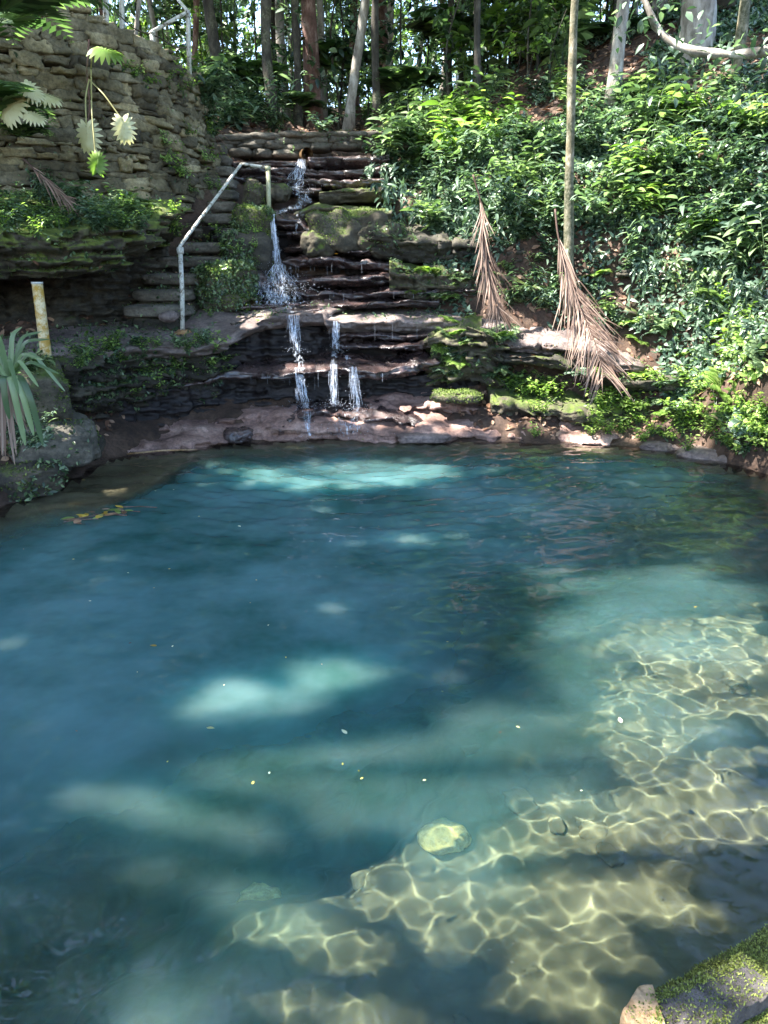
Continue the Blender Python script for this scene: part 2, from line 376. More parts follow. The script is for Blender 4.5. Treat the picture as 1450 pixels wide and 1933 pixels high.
CP = np.array([(-3.6,6.3,.4),(-4.3,6,.9),(-3.5,7.5,.3),(-2.9,8.6,.25),(-2.3,9.35,.7),(-3.6,8.7,.9),(-4.6,7.6,1.0),(-5.5,7.5,1.2),(-1.6,9.3,.4),
 (-3.6,9.7,1.25),(-5,9.3,1.4),(-6.5,8.8,2.2),(-3.3,10.7,2.7),(-4.6,10.3,2.7),(-2.7,10.9,2.6),(-4.5,12,4.6),(-3.5,12.5,4.2),(-6,11,5),(-3,13.5,4.1),
 (-1.5,8.9,.1),(0,9.0,.1),(1,8.9,.12),(-.5,9.5,.35),(.5,9.7,.45),(-1.2,10,1.1),(.3,10.1,1.05),(-.8,10.8,1.9),(.3,11,2.0),(-1,11.8,2.6),(-.2,12.4,2.9),(-1,12.9,3.1),(-1,13.6,3.85),(.5,13.5,3.9),
 (1.6,8.9,.2),(2.6,8.75,.25),(3.4,8.5,.35),(1.2,9.8,.9),(2.2,9.55,.8),(3.0,9.2,.75),(3.8,8.7,1.0),(1.0,10.5,2.1),(2.0,10.3,2.45),(3.0,10.1,2.6),(4.1,9.4,2.5),(4.4,8.1,1.9),(4.35,6.9,1.9),(4.9,5.5,2.2),(4.6,3.5,1.2),
 (3.3,12,4.0),(1.0,12,3.3),(2.2,12,3.75),(5,11,4.3),(5.3,8.5,3.7),(6.2,7,4.2),(2.2,17,5.8),(4,16,6.2),(0,17,4.5),(-2,17,4.8),(-5,17,5.6),(6,14,6.2),(-1,22,5.2),(3,22,6.6),(-6,24,6.5),(8,22,8),
 (0,.5,.2),(4.5,1.0,.2),(-4.8,1.5,.3),(-4.9,4,.6),(3.9,2.6,.5),(-2,.4,.2),(-8,5,2.5),(-8,9,3.4),(-8,14,5.2),(8,5,4.0),(8,10,5.5),(8,0,1.5),(-8,0,1)])
_K = np.hypot(CP[:, None, 0] - CP[None, :, 0], CP[:, None, 1] - CP[None, :, 1]) ; _A = np.zeros((len(CP) + 1,) * 2)
_A[:-1, :-1] = _K; _A[:-1, -1] = 1; _A[-1, :-1] = 1
_Wt = np.linalg.solve(_A, np.concatenate([CP[:, 2], [0]]))
def tps(x, y):
    sh = x.shape; x = x.ravel(); y = y.ravel(); out = np.full(x.shape, _Wt[-1])
    for w, c in zip(_Wt[:-1], CP): out += w * np.hypot(x - c[0], y - c[1])
    return out.reshape(sh)
def pool_depth(x, y, d):
    f = (x - .5) * -.74 + (y - 2.7) * .67 - .42 + .28 * vn(np.stack([x * .9, y * .9, x * 0], -1), 5)
    deep = .95 + 2.1 * ss(-.15, 1.5, f) - .25 * ss(.3, 2.2, -f)
    deep = np.minimum(deep, .22 + 3 * ss(0, 1.5, d))                       # sloping sides
    shelfL = ss(1.15, .85, d + .12 * vn(np.stack([x * 1.3, y * 1.3, x * 0], -1), 9)) * ss(5.4, 6.3, y) * ss(-1.7, -2.2, x)
    deep = deep * (1 - shelfL) + .12 * shelfL                              # shallow stone shelf on the left
    far = ss(8.0, 8.6, y + .1 * x * (x > 0)); deep = deep * (1 - .6 * far)
    spl = np.exp(-(((x + .35) / 1.5) ** 2 + ((y - 7.3) / .75) ** 2)); deep = deep - 1.9 * spl * ss(0, 1, deep - .5)
    return np.maximum(deep, .10)
def height(x, y):
    d = sdf(x, y); q = np.stack([x, y, x * 0], -1)
    out = tps(x, y)
    far = ss(18, 34, y) + ss(8, 12, np.abs(x)) ; far = np.clip(far, 0, 1)
    out = out * (1 - far) + far * (4.6 + .10 * np.clip(y, 0, 60) + .12 * np.clip(np.abs(x) - 6, 0, 40) - 2.5 * ss(6, -2, y))
    out = out + .10 * fbm(q * 1.7, 3, 4) + .03 * fbm(q * 7, 8, 3)
    out = np.maximum(out, .06)
    out = out * ss(0, .22, -d) - .004 * (1 - ss(0, .22, -d))
    near = (y < .72) & (np.abs(x) < 4.3); out = np.where(near & (d < 0), .16, out)
    dep = -pool_depth(x, y, d) * ss(0, .10, d) + (.09 * fbm(q * 2.6, 21, 4) + .02 * cell(q * 3.3 + .4 * fbm(q * 2, 2, 2)[..., None], 33)) * ss(0, .4, d) * ss(.15, .6, pool_depth(x, y, d))
    return np.where(d > 0, dep, out)
gx = np.concatenate([np.linspace(-60, -8, 40)[:-1], np.linspace(-8, -5, 30)[:-1], np.arange(-5, 5.5, .065), np.linspace(5.5, 8, 25)[1:], np.linspace(8, 60, 40)[1:]])
gy = np.concatenate([np.linspace(-40, 0, 30)[:-1], np.arange(0, 14, .065), np.linspace(14, 22, 50)[1:], np.linspace(22, 90, 50)[1:]])
X, Y = np.meshgrid(gx, gy); Z = height(X, Y)
TV = np.stack([X, Y, Z], -1).reshape(-1, 3); _i = np.arange(X.size).reshape(X.shape)
TF = np.stack([_i[:-1, :-1], _i[:-1, 1:], _i[1:, 1:], _i[1:, :-1]], -1).reshape(-1, 4)
_c = TV[TF].mean(1); _in = sdf(_c[:, 0], _c[:, 1]) > .05
def sub(mask):
    f = TF[mask]; u, inv = np.unique(f, return_inverse=True); return TV[u], inv.reshape(f.shape)
def floor_mat():
    m, N, L, p = mat('pool_floor_stone'); n1 = noise(N, L, 1.3, 5, .6); r = ramp(N, [(.3, (.085, .076, .045)), (.5, (.155, .14, .085)), (.7, (.24, .215, .145))]); L.new(n1.outputs[0], r.inputs[0])
    v = N.new('ShaderNodeTexVoronoi'); v.feature = 'DISTANCE_TO_EDGE'; v.inputs['Scale'].default_value = 1.7; g = noise(N, L, 2.5, 4)
    ge = N.new('ShaderNodeNewGeometry'); ad = N.new('ShaderNodeVectorMath'); ad.operation = 'ADD'; L.new(ge.outputs['Position'], ad.inputs[0]); L.new(g.outputs['Color'], ad.inputs[1]); L.new(ad.outputs[0], v.inputs['Vector'])
    e = mth(N, L, 'MULTIPLY', v.outputs['Distance'], 22, None, True)
    e = mth(N, L, 'MULTIPLY_ADD', e, .14, .86)
    x = N.new('ShaderNodeMix'); x.data_type = 'RGBA'; x.blend_type = 'MULTIPLY'; x.inputs[0].default_value = 1; L.new(r.outputs[0], x.inputs[6]); L.new(e, x.inputs[7])
    L.new(x.outputs[2], p.inputs['Base Color']); p.inputs['Roughness'].default_value = 1; return m
M['floor'] = floor_mat()
V, F = sub(~_in); ground = build('ground', V, F, M['soil']); tag(ground, 'brown leaf strewn soil of the forest slopes round the pool', 'ground', kind='structure')
V, F = sub(_in); bed = build('pool_floor', V, F, M['floor']); tag(bed, 'pale stone floor under the clear pool water', 'pool floor', kind='structure'); bed.cycles.is_caustics_receiver = True
SOLID = [(TV, TF)]

# water: sheet of fine ripples; absorption and scatter over depth are painted into its shading
def ripples(X, Y):
    r = np.random.default_rng(4); Z = np.zeros_like(X)
    far = ss(3.6, 6.0, Y); far2 = .35 + .65 * far
    for k in range(46):
        lam = .062 * (3.6 ** r.random()); a = r.normal() * .9 + 1.57 if k % 3 else r.uniform(0, 6.28); A = .00125 * lam * r.uniform(.5, 1.3); ph = r.uniform(0, 6.28)
        Z += A * np.sin(2 * math.pi / lam * (X * math.cos(a) + Y * math.sin(a) + .1 * np.sin(X * .9 + ph) + .1 * np.cos(Y * 1.1 + ph)) + ph)
    for k in range(26):                                                        # longer ripples, stronger towards the falls
        lam = r.uniform(.2, .5); a = r.normal() * .5 + 1.57; A = .0021 * lam * r.uniform(.4, 1.2); ph = r.uniform(0, 6.28)
        Z += far2 * A * np.sin(2 * math.pi / lam * (X * math.cos(a) + Y * math.sin(a) + .14 * np.sin(X * 1.3 + ph) + .1 * np.cos(Y * 1.1 + ph)) + ph)
    for cx, cy, am in ((-.55, 8.4, 1.), (.1, 8.35, .8), (.35, 8.4, .6)):            # rings running out from the falls
        d = np.hypot(X - cx, Y - cy); Z += am * .0034 * np.exp(-d / 2.3) * ss(3.2, 5, Y) * np.sin(2 * math.pi * d / .17 + .6 * np.sin(X * 3)) * ss(0, .4, d)
    q = np.stack([X, Y, X * 0], -1); w = .8 + .35 * ss(-.5, .5, fbm(q * .5, 41, 2)) + 1.0 * ss(4.0, 6.5, Y); return Z * w
wx = np.arange(-4.5, 4.3, .0125); wy = np.concatenate([np.arange(.72, 4.6, .0105), np.arange(4.6, 9.0, .018)]); X, Y = np.meshgrid(wx, wy)
Zw = ripples(X, Y); _i = np.arange(X.size).reshape(X.shape); dW = -height(X, Y)
WF = np.stack([_i[:-1, :-1], _i[:-1, 1:], _i[1:, 1:], _i[1:, :-1]], -1).reshape(-1, 4)
keep = (dW.ravel()[WF].max(1) > -.12); WF = WF[keep]; u, inv = np.unique(WF, return_inverse=True)
depth_haze = 1 - np.exp(-(np.clip(dW, 0, 9) / 1.62) ** 2.1); depth_haze = np.clip(depth_haze * (.93 + .07 * vn(np.stack([X * 1.2, Y * 1.2, X * 0], -1), 3)), 0, .95)  # haze of deep water painted on the surface, from floor depth
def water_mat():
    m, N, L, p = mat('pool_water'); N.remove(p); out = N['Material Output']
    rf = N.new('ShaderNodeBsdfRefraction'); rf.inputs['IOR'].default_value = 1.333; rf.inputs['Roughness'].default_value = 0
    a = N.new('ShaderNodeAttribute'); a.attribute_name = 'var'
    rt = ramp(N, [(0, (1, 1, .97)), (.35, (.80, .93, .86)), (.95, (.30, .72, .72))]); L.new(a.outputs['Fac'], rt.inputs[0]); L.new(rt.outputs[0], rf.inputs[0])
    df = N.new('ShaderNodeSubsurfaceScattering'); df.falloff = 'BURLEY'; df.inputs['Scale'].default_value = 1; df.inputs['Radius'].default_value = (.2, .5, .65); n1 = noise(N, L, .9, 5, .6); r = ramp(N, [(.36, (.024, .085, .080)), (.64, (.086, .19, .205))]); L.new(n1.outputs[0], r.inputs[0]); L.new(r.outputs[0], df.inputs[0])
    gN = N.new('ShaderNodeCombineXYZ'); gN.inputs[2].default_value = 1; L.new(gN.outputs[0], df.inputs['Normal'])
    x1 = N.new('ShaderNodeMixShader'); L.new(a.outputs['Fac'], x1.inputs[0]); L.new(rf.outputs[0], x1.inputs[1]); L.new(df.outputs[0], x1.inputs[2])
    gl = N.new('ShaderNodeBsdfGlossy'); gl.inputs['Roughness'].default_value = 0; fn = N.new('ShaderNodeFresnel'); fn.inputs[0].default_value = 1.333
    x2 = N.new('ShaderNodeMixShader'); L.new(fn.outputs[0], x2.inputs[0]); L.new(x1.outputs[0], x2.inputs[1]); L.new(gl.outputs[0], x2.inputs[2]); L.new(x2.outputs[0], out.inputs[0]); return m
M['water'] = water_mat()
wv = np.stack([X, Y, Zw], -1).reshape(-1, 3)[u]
water = build('water', wv, inv.reshape(WF.shape), M['water'], var=depth_haze.ravel()[u]); tag(water, 'clear blue green rippling water of the pool', 'water', kind='structure'); water.cycles.is_caustics_caster = True

# ------------------------------------------------------------------ rock slabs
def slab(edge, back=1.0, thick=.2, rise=.08, rough=.05, jag=.08, under=.25, seed=0, step=.032, layers=.045, lipz=.012):
    pts = np.array([P(*e) if len(e) == 3 and abs(e[0]) + abs(e[1]) > 25 else e for e in edge], float)
    L_ = np.sum(np.linalg.norm(np.diff(pts, axis=0), axis=1)); n = max(10, int(L_ / step))
    d = np.concatenate([[0], np.cumsum(np.linalg.norm(np.diff(pts, axis=0), axis=1))]); t = np.linspace(0, d[-1], n)
    E_ = np.stack([np.interp(t, d, pts[:, k]) for k in range(3)], -1)
    tg = nrm(np.gradient(smoothline(pts, n), axis=0) * [1, 1, 0]); out = np.stack([tg[:, 1], -tg[:, 0], 0 * t], -1)
    if (out @ np.array([0, -1, 0])).mean() < 0: out = -out
    nt, nf, nb = max(8, int(back / .045)), max(6, int(thick / .015)), 5
    prof = [(-back * (1 - k / nt) ** 1.3, rise * (1 - k / nt) - lipz * (k / nt) ** 6, 0) for k in range(nt + 1)]
    prof += [(-under * (k / nf) ** 2.2 * .6, -lipz - thick * k / nf, 1) for k in range(1, nf + 1)]
    prof += [(-(under * .6 + (back - under * .6) * k / nb), -thick - lipz, 2) for k in range(1, nb + 1)]
    pr = np.array(prof); m = len(pr)
    je = jag * (.8 * fbm(np.stack([t * 1.1, t * 0 + seed, t * 0], -1), seed, 3) + .8 * cell(np.stack([t * 2.1, t * 0, t * 0 + seed], -1), seed + 5) + .35 * cell(np.stack([t * 6.3, t * 0, t * 0 + seed], -1), seed + 6))
    D = pr[None, :, 0] * (1 + 0 * t[:, None]); D = np.minimum(D, 0) ; w = np.exp(pr[:, 0] / .35)
    D = D + je[:, None] * w[None]
    base = E_[:, None] + out[:, None] * D[..., None]; base[..., 2] += pr[None, :, 1]
    q = base.copy()
    # broken strata: each thin layer juts out by its own amount, changing along the edge
    lay = np.floor(base[..., 2] / layers + .35 * vn(base * [.8, .8, 0], seed + 2) + .4)
    st = .9 * cell(np.stack([base[..., 0] * 2.4, base[..., 1] * 2.4, lay * 7.3], -1), seed + 3) + .5 * cell(np.stack([base[..., 0] * 7, base[..., 1] * 7, lay * 3.7], -1), seed + 4)
    face = (pr[:, 2] == 1)[None]
    q += out[:, None] * (np.where(face, st * rough * 1.5, 0) + .35 * rough * fbm(base * 9, seed + 6, 3))[..., None]
    tz = .5 * rough * fbm(base * [2.6, 2.6, 1], seed + 7, 4) + .55 * rough * cell(base * [2.2, 3.4, .5] + .5 * fbm(base * 2, seed + 1, 2)[..., None], seed + 8) + .25 * rough * cell(base * [6, 9, .5], seed + 9)
    q[..., 2] += np.where(pr[None, :, 2] == 0, tz, tz * .4)
    V = q.reshape(-1, 3); i = np.arange(n * m).reshape(n, m); F = np.stack([i[:-1, :-1], i[1:, :-1], i[1:, 1:], i[:-1, 1:]], -1).reshape(-1, 4)
    F = [F]; Fc = []
    for row, flip in ((0, 0), (n - 1, 1)):
        c = V[i[row]].mean(0); V = np.concatenate([V, c[None]]); k = len(V) - 1; a = i[row]; b = np.roll(a, -1)
        Fc.append(np.stack([np.full(m, k), b, a] if flip else [np.full(m, k), a, b], -1))
    F.append(np.concatenate(Fc)); return V, F
def tri_of(F):
    o = []
    for f in F if isinstance(F, list) else [F]:
        f = np.asarray(f); o.append(f if f.shape[1] == 3 else np.concatenate([f[:, :3], f[:, [0, 2, 3]]]))
    return np.concatenate(o)
SURF = {}
def rock(key, name, label, cat, VF, m, group=None, solid=True, kind=None):
    V, F = VF; o = build(name, V, F, M[m], smooth=name in ('boulder', 'submerged_stone')); tag(o, label, cat, group, kind); o.cycles.is_caustics_receiver = True
    if solid: SOLID.append((V, F))
    SURF[key] = (V, tri_of(F)); return o
RL = 'rock ledge'
rock('apron', 'rock_ledge', 'long reddish brown rock shelf meeting the pool water below the falls', RL,
     slab([(190,868,7.75),(250,850,7.95),(330,838,8.15),(420,826,8.33),(480,818,8.45),(530,800,8.55),(560,802,8.55),(600,806,8.6),(700,808,8.6),(770,812,8.6),(850,816,8.58),(950,820,8.55),(1060,824,8.5),(1130,826,8.42),(1230,832,8.3),(1330,838,8.0)],
          back=1.25, thick=.22, rise=.24, rough=.055, jag=.10, seed=1, under=.15, lipz=.03), 'red_rock')
rock('step1', 'rock_ledge', 'low dark wet rock step the water splashes on just above the pool', RL,
     slab([(525,800,8.68),(560,788,8.72),(600,786,8.75),(660,780,8.8),(740,782,8.8),(800,800,8.75),(850,806,8.75)], back=.6, thick=.14, rise=.06, rough=.06, jag=.1, seed=2), 'wet_rock')
rock('step1b', 'rock_ledge', 'reddish broken rock layer right of the splashing water', RL,
     slab([(700,778,8.9),(760,765,9.0),(830,765,9.0),(900,775,8.95),(960,785,8.9),(1040,790,8.85),(1120,795,8.75)], back=.8, thick=.12, rise=.10, rough=.055, jag=.1, seed=3), 'red_rock')
rock('step1c', 'rock_ledge', 'thin cracked rock layer on the left of the bottom shelf', RL,
     slab([(300,812,8.45),(370,800,8.6),(430,795,8.65),(500,790,8.7),(540,795,8.7)], back=.7, thick=.10, rise=.08, rough=.06, jag=.12, seed=4), 'red_rock')
rock('back1', 'cliff', 'recessed rock face with painted undercut shade behind the lower waterfall strands', 'rock face',
     slab([(-3.1,8.25,.80),(-2.3,8.9,.80),(-1.5,9.3,.74),(-.5,9.4,.7),(.5,9.45,.7),(1.3,9.55,.72),(2.2,9.5,.7)], back=.5, thick=.75, rise=.0, rough=.05, jag=.06, under=.05, seed=5), 'shade_rock')
rock('ledgeG', 'rock_ledge', 'middle wet rock ledge splitting the lower waterfall into three strands', RL,
     slab([(300,728,8.75),(360,722,8.8),(420,706,8.95),(470,700,9.0),(520,702,8.95),(570,698,8.98),(640,692,9.0),(690,700,8.97),(740,700,8.97),(790,695,9.0),(835,680,9.2)],
          back=.7, thick=.11, rise=.10, rough=.045, jag=.1, seed=6), 'wet_rock')
rock('strat1', 'rock_ledge', 'thin dark rock layer under the right half of the main ledge', RL,
     slab([(630,655,9.35),(700,650,9.38),(760,652,9.35),(820,645,9.4)], back=.5, thick=.07, rise=.03, rough=.045, jag=.08, seed=7), 'wet_rock')
rock('strat2', 'rock_ledge', 'cracked black rock layer beside the right middle waterfall strand', RL,
     slab([(640,632,9.5),(710,628,9.5),(770,632,9.48),(825,625,9.55)], back=.5, thick=.08, rise=.03, rough=.04, jag=.07, seed=8), 'wet_rock')
rock('back2', 'cliff', 'rock face with painted undercut shade behind the two middle waterfall strands', 'rock face',
     slab([(-3.6,7.9,1.05),(-3.1,8.45,1.05),(-2.4,9.1,1.1),(-1.5,9.45,1.25),(-.7,9.7,1.25),(.5,9.8,1.2),(1.3,9.9,1.2)], back=.6, thick=.6, rise=0, rough=.05, jag=.06, under=.05, seed=9), 'shade_rock')
rock('main', 'rock_ledge', 'broad main rock ledge at mid height that carries the handrail foot', RL,
     slab([(20,722,7.2),(75,695,7.5),(130,672,7.8),(200,660,8.0),(290,650,8.3),(370,652,8.45),(430,640,8.75),(462,618,9.0),(490,604,9.2),(540,594,9.3),(610,590,9.35),(618,606,9.3),(650,603,9.4),(700,604,9.45),(770,606,9.5),(830,606,9.55),(890,612,9.5),(960,622,9.45)],
          back=1.5, thick=.15, rise=.15, rough=.035, jag=.05, seed=10, under=.3), 'path_rock')
rock('plate', 'rock_ledge', 'wet reddish plate at the lip of the main ledge above the left middle strand', RL,
     slab([(440,612,9.1),(490,596,9.32),(560,586,9.4),(612,584,9.42),(620,592,9.55)], back=.5, thick=.06, rise=.03, rough=.03, jag=.05, seed=11), 'wet_rock')
rock('cas1', 'rock_ledge', 'lowest thin black step of the cascade onto the main ledge', RL,
     slab([(455,578,9.75),(520,574,9.8),(600,574,9.8),(680,572,9.85),(760,566,9.95),(830,570,10.0)], back=.6, thick=.07, rise=.03, rough=.04, jag=.08, seed=12), 'wet_rock')
rock('cas2', 'rock_ledge', 'second thin black step of the cascade under the splash', RL,
     slab([(462,556,9.95),(520,552,10.0),(600,552,10.02),(690,550,10.05),(760,545,10.1),(900,545,10.1)], back=.6, thick=.09, rise=.04, rough=.045, jag=.09, seed=13), 'wet_rock')
rock('cas3', 'rock_ledge', 'black rock shelf where the upper waterfall strand breaks apart', RL,
     slab([(485,534,10.1),(530,528,10.15),(600,526,10.2),(680,524,10.2),(750,518,10.25),(870,520,10.25)], back=.6, thick=.11, rise=.04, rough=.045, jag=.1, seed=14), 'wet_rock')
rock('cas4', 'rock_ledge', 'dripping black overhang right of the upper waterfall strand', RL,
     slab([(535,488,10.45),(600,486,10.4),(660,490,10.35),(720,494,10.35),(790,505,10.4)], back=.7, thick=.10, rise=.05, rough=.045, jag=.1, seed=15), 'wet_rock')
rock('cas5', 'rock_ledge', 'flat dark ledge with one orange leaf above the dripping overhang', RL,
     slab([(535,465,10.65),(590,466,10.6),(650,470,10.55),(700,474,10.55)], back=.6, thick=.06, rise=.04, rough=.04, jag=.08, seed=16), 'wet_rock')
rock('back3', 'cliff', 'recessed rock face with painted undercut shade between the upper ledges', 'rock face',
     slab([(-2.3,10.3,2.45),(-1.5,10.9,2.5),(-.7,10.95,2.25),(.2,10.9,2.2),(1.3,10.9,2.25)], back=.5, thick=1.2, rise=0, rough=.06, jag=.1, under=.05, seed=17), 'shade_rock')
rock('chan', 'rock_ledge', 'smooth wet channel rock from which the upper strand drops', RL,
     slab([(500,404,10.8),(530,408,10.75),(560,410,10.8),(575,430,10.75),(600,432,10.75)], back=1.2, thick=.14, rise=.16, rough=.03, jag=.05, seed=18), 'wet_rock')
rock('chan2', 'rock_ledge', 'dark shelf below the smooth channel rock', RL,
     slab([(540,438,10.7),(580,440,10.7),(620,445,10.7)], back=.5, thick=.07, rise=.03, rough=.04, jag=.08, seed=19), 'wet_rock')
rock('mflat', 'rock_ledge', 'moss topped overhanging slab right of the channel', RL,
     slab([(555,408,11.0),(590,392,11.0),(640,396,10.95),(700,400,10.9),(740,400,10.9)], back=.9, thick=.11, rise=.12, rough=.035, jag=.06, seed=20), 'moss_rock')
rock('mblock', 'rock_ledge', 'mossy squared block above the moss topped slab', RL,
     slab([(602,362,11.5),(650,356,11.5),(740,356,11.45)], back=.7, thick=.16, rise=.04, rough=.03, jag=.03, seed=21), 'moss_rock')
for k, (e, th, lab) in enumerate([
    ([(430,350,11.9),(480,348,11.9),(540,352,11.9),(606,356,11.9)], .10, 'lowest dark layer of the top rock terrace, left of the mossy block'),
    ([(440,334,12.0),(500,332,12.0),(560,336,12.0),(640,340,12.0),(730,334,12.0)], .10, 'second dark layer up of the top rock terrace under the pipe'),
    ([(430,318,12.2),(500,316,12.2),(575,320,12.2),(650,322,12.2),(730,316,12.2)], .11, 'third dark layer up of the top rock terrace under the pipe'),
    ([(580,300,12.4),(640,297,12.4),(735,294,12.4)], .14, 'uppermost bluish layer of the top rock terrace right of the pipe'),
    ([(440,308,12.4),(500,306,12.4),(570,308,12.4)], .08, 'uppermost layer of the top rock terrace left of the pipe')]):
    rock('top%d' % k, 'rock_ledge', lab, RL, slab(e, back=.8, thick=th, rise=.03, rough=.04, jag=.09, seed=30 + k), 'wet_rock')
rock('mossR', 'rock_ledge', 'mossy rock band behind the right ledge under the hanging leaves', RL,
     slab([(735,500,10.1),(800,512,10.1),(900,520,10.1),(1000,540,10.0),(1100,560,9.8),(1250,600,9.4)], back=.9, thick=.35, rise=.1, rough=.08, jag=.15, seed=40), 'moss_rock')
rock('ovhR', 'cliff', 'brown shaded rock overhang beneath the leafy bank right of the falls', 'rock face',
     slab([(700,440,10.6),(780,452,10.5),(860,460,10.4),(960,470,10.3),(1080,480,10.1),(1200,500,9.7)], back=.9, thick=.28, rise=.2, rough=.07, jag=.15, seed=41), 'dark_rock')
rock('right1', 'rock_ledge', 'upper leaf littered ledge right of the falls where a dead frond ends', RL,
     slab([(935,640,9.3),(1000,648,9.2),(1060,655,9.1),(1120,668,9.0),(1170,686,8.9),(1230,680,9.25),(1290,676,9.6)], back=.9, thick=.12, rise=.22, rough=.05, jag=.12, seed=42), 'path_rock')
rock('right2', 'rock_ledge', 'dark shelf just under the leaf littered right ledge', RL,
     slab([(940,672,9.1),(1010,668,9.1),(1060,680,9.05),(1110,700,8.95),(1190,718,8.8),(1300,722,8.5)], back=.8, thick=.12, rise=.05, rough=.05, jag=.12, seed=43), 'dark_rock')
rock('right3', 'rock_ledge', 'green overgrown rock shelf low at the right bank', RL,
     slab([(930,765,8.85),(1020,768,8.85),(1100,775,8.75),(1180,780,8.6),(1260,790,8.4),(1330,800,8.1)], back=.8, thick=.16, rise=.2, rough=.06, jag=.12, seed=44), 'moss_rock')
rock('ovhL', 'rock_ledge', 'massive mossy overhanging rock with the cave below on the left', RL,
     slab([(-150,440,7.0),(-60,440,7.2),(0,432,7.45),(120,440,7.8),(200,436,8.1),(262,420,8.5),(290,405,9.0),(310,396,9.6),(345,392,10.1)], back=2.2, thick=.42, rise=.28, rough=.09, jag=.10, seed=50, under=.5), 'lip_rock')
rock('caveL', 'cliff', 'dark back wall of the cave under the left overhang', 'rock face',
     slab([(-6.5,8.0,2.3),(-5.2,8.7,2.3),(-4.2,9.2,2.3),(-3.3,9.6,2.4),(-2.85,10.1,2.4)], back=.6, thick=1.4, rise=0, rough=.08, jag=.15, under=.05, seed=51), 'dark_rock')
rock('lowL', 'cliff', 'overgrown dark rock face below the path edge on the left', 'rock face',
     slab([(-3.9,7.0,.98),(-3.45,7.65,1.0),(-3.0,8.05,1.0),(-2.5,8.6,1.02),(-2.0,8.95,1.05)], back=.5, thick=.62, rise=0, rough=.09, jag=.15, under=.35, seed=52), 'dark_rock')

# ------------------------------------------------------------------ stones and boulders
def _cs(n):
    V = []; F = []; a = np.linspace(-1, 1, n + 1); idx = {}
    def vid(p):
        k = tuple(np.round(p, 5))
        if k not in idx: idx[k] = len(V); V.append(p)
        return idx[k]
    for ax in range(3):
        for s in (-1, 1):
            for i in range(n):
                for j in range(n):
                    q = []
                    for (u, v) in ((a[i], a[j]), (a[i + 1], a[j]), (a[i + 1], a[j + 1]), (a[i], a[j + 1])):
                        p = [0, 0, 0]; p[ax] = s; p[(ax + 1) % 3] = u; p[(ax + 2) % 3] = v; q.append(vid(p))
                    F.append(q if s > 0 else q[::-1])
    return np.array(V, float), np.array(F)
CS = {n: _cs(n) for n in (4, 6, 14, 22)}
def stone(c, ax, dims, n=4, e=.45, nz=.12, seed=0, freq=2.2):
    V, F = CS[n]; u = V / np.linalg.norm(V, axis=1, keepdims=True); k = (np.abs(u) ** (1 / e)).sum(1) ** (-e); p = u * k[:, None]
    dims = np.asarray(dims) / 2; p = p * dims
    w = p / dims.mean() + seed * 3.7
    p = p * (1 + nz * (.7 * fbm(w * freq / 2, seed, 3) + (.55 * cell(w * freq * .55, seed) if n > 4 else 0)))[:, None]
    return np.asarray(c) + p @ np.asarray(ax), F
def rotz(a, tilt=0, roll=0):
    c, s = math.cos(a), math.sin(a); A = np.array([[c, s, 0], [-s, c, 0], [0, 0, 1.]])
    ct, st_ = math.cos(tilt), math.sin(tilt); B = np.array([[1, 0, 0], [0, ct, st_], [0, -st_, ct]]); cr, sr = math.cos(roll), math.sin(roll)
    D = np.array([[cr, 0, sr], [0, 1, 0], [-sr, 0, cr]]); return B @ D @ A
def boulder(key, px, py, Y, dims, m, label, rz=0, tilt=0, e=.6, nz=.2, seed=0, roll=0, name='boulder'):
    return rock(key, name, label, 'boulder', stone(P(px, py, Y), rotz(rz, tilt, roll), dims, 22, e * .66, nz * 1.15, seed, 2.6), m)
boulder('b1', 655, 440, 10.85, (.95, .8, .5), 'moss_rock', 'large mossy boulder under the moss topped slab, right of the channel', .1, 0, .3, .25, 3)
boulder('b2', 600, 462, 10.6, (.42, .5, .36), 'moss_rock', 'small mossy boulder left of the large one beside the channel', .3, 0, .5, .2, 4)
boulder('b3', 725, 448, 10.75, (.6, .7, .42), 'moss_rock', 'mossy boulder half hidden by leaves at the right of the falls', -.2, 0, .5, .2, 5)
boulder('b4', 478, 372, 11.1, (.26, .5, .42), 'moss_rock', 'bright moss covered stone between the stairs and the top terrace', .2, 0, .5, .18, 6)
boulder('b5', 520, 366, 11.6, (.42, .4, .26), 'moss_rock', 'small dark mossy stone under the top splash', .1, 0, .5, .2, 7)
boulder('b6', 478, 436, 10.75, (.5, .7, .6), 'moss_rock', 'uppermost mossy block of the wall right of the stairs', .1, 0, .4, .16, 8)
boulder('b7', 468, 490, 10.35, (.62, .7, .62), 'dark_rock', 'middle mossy block of the wall right of the stairs', .3, 0, .4, .18, 9)
boulder('b8', 428, 545, 9.95, (.75, .8, .62), 'moss_rock', 'lowest mossy block of the wall right of the stairs', .5, 0, .4, .18, 10)
boulder('b9', 478, 548, 10.15, (.42, .6, .5), 'wet_rock', 'wet black block between the stair wall and the splash', .2, 0, .45, .2, 11)
boulder('b10', 318, 598, 8.95, (.24, .2, .13), 'path_rock', 'small grey rounded stone at the foot of the handrail', .2, 0, .7, .1, 12)
rock('b11', 'boulder', 'fern covered mossy outcrop right of the middle falls', 'boulder', slab([(800,640,9.45),(835,626,9.3),(875,620,9.2),(915,626,9.15),(960,648,9.2)], back=.8, thick=.62, rise=.08, rough=.10, jag=.14, seed=61, under=.05), 'moss_rock')
boulder('b12', 860, 748, 8.95, (.6, .5, .13), 'moss_rock', 'flat mossy stone at the foot of the fern covered outcrop', 0, 0, .5, .2, 14)
boulder('b13', 95, 832, 6.9, (.78, .8, .42), 'step_rock', 'flat grey block with moss at the left pool corner', .5, .05, .35, .14, 15)
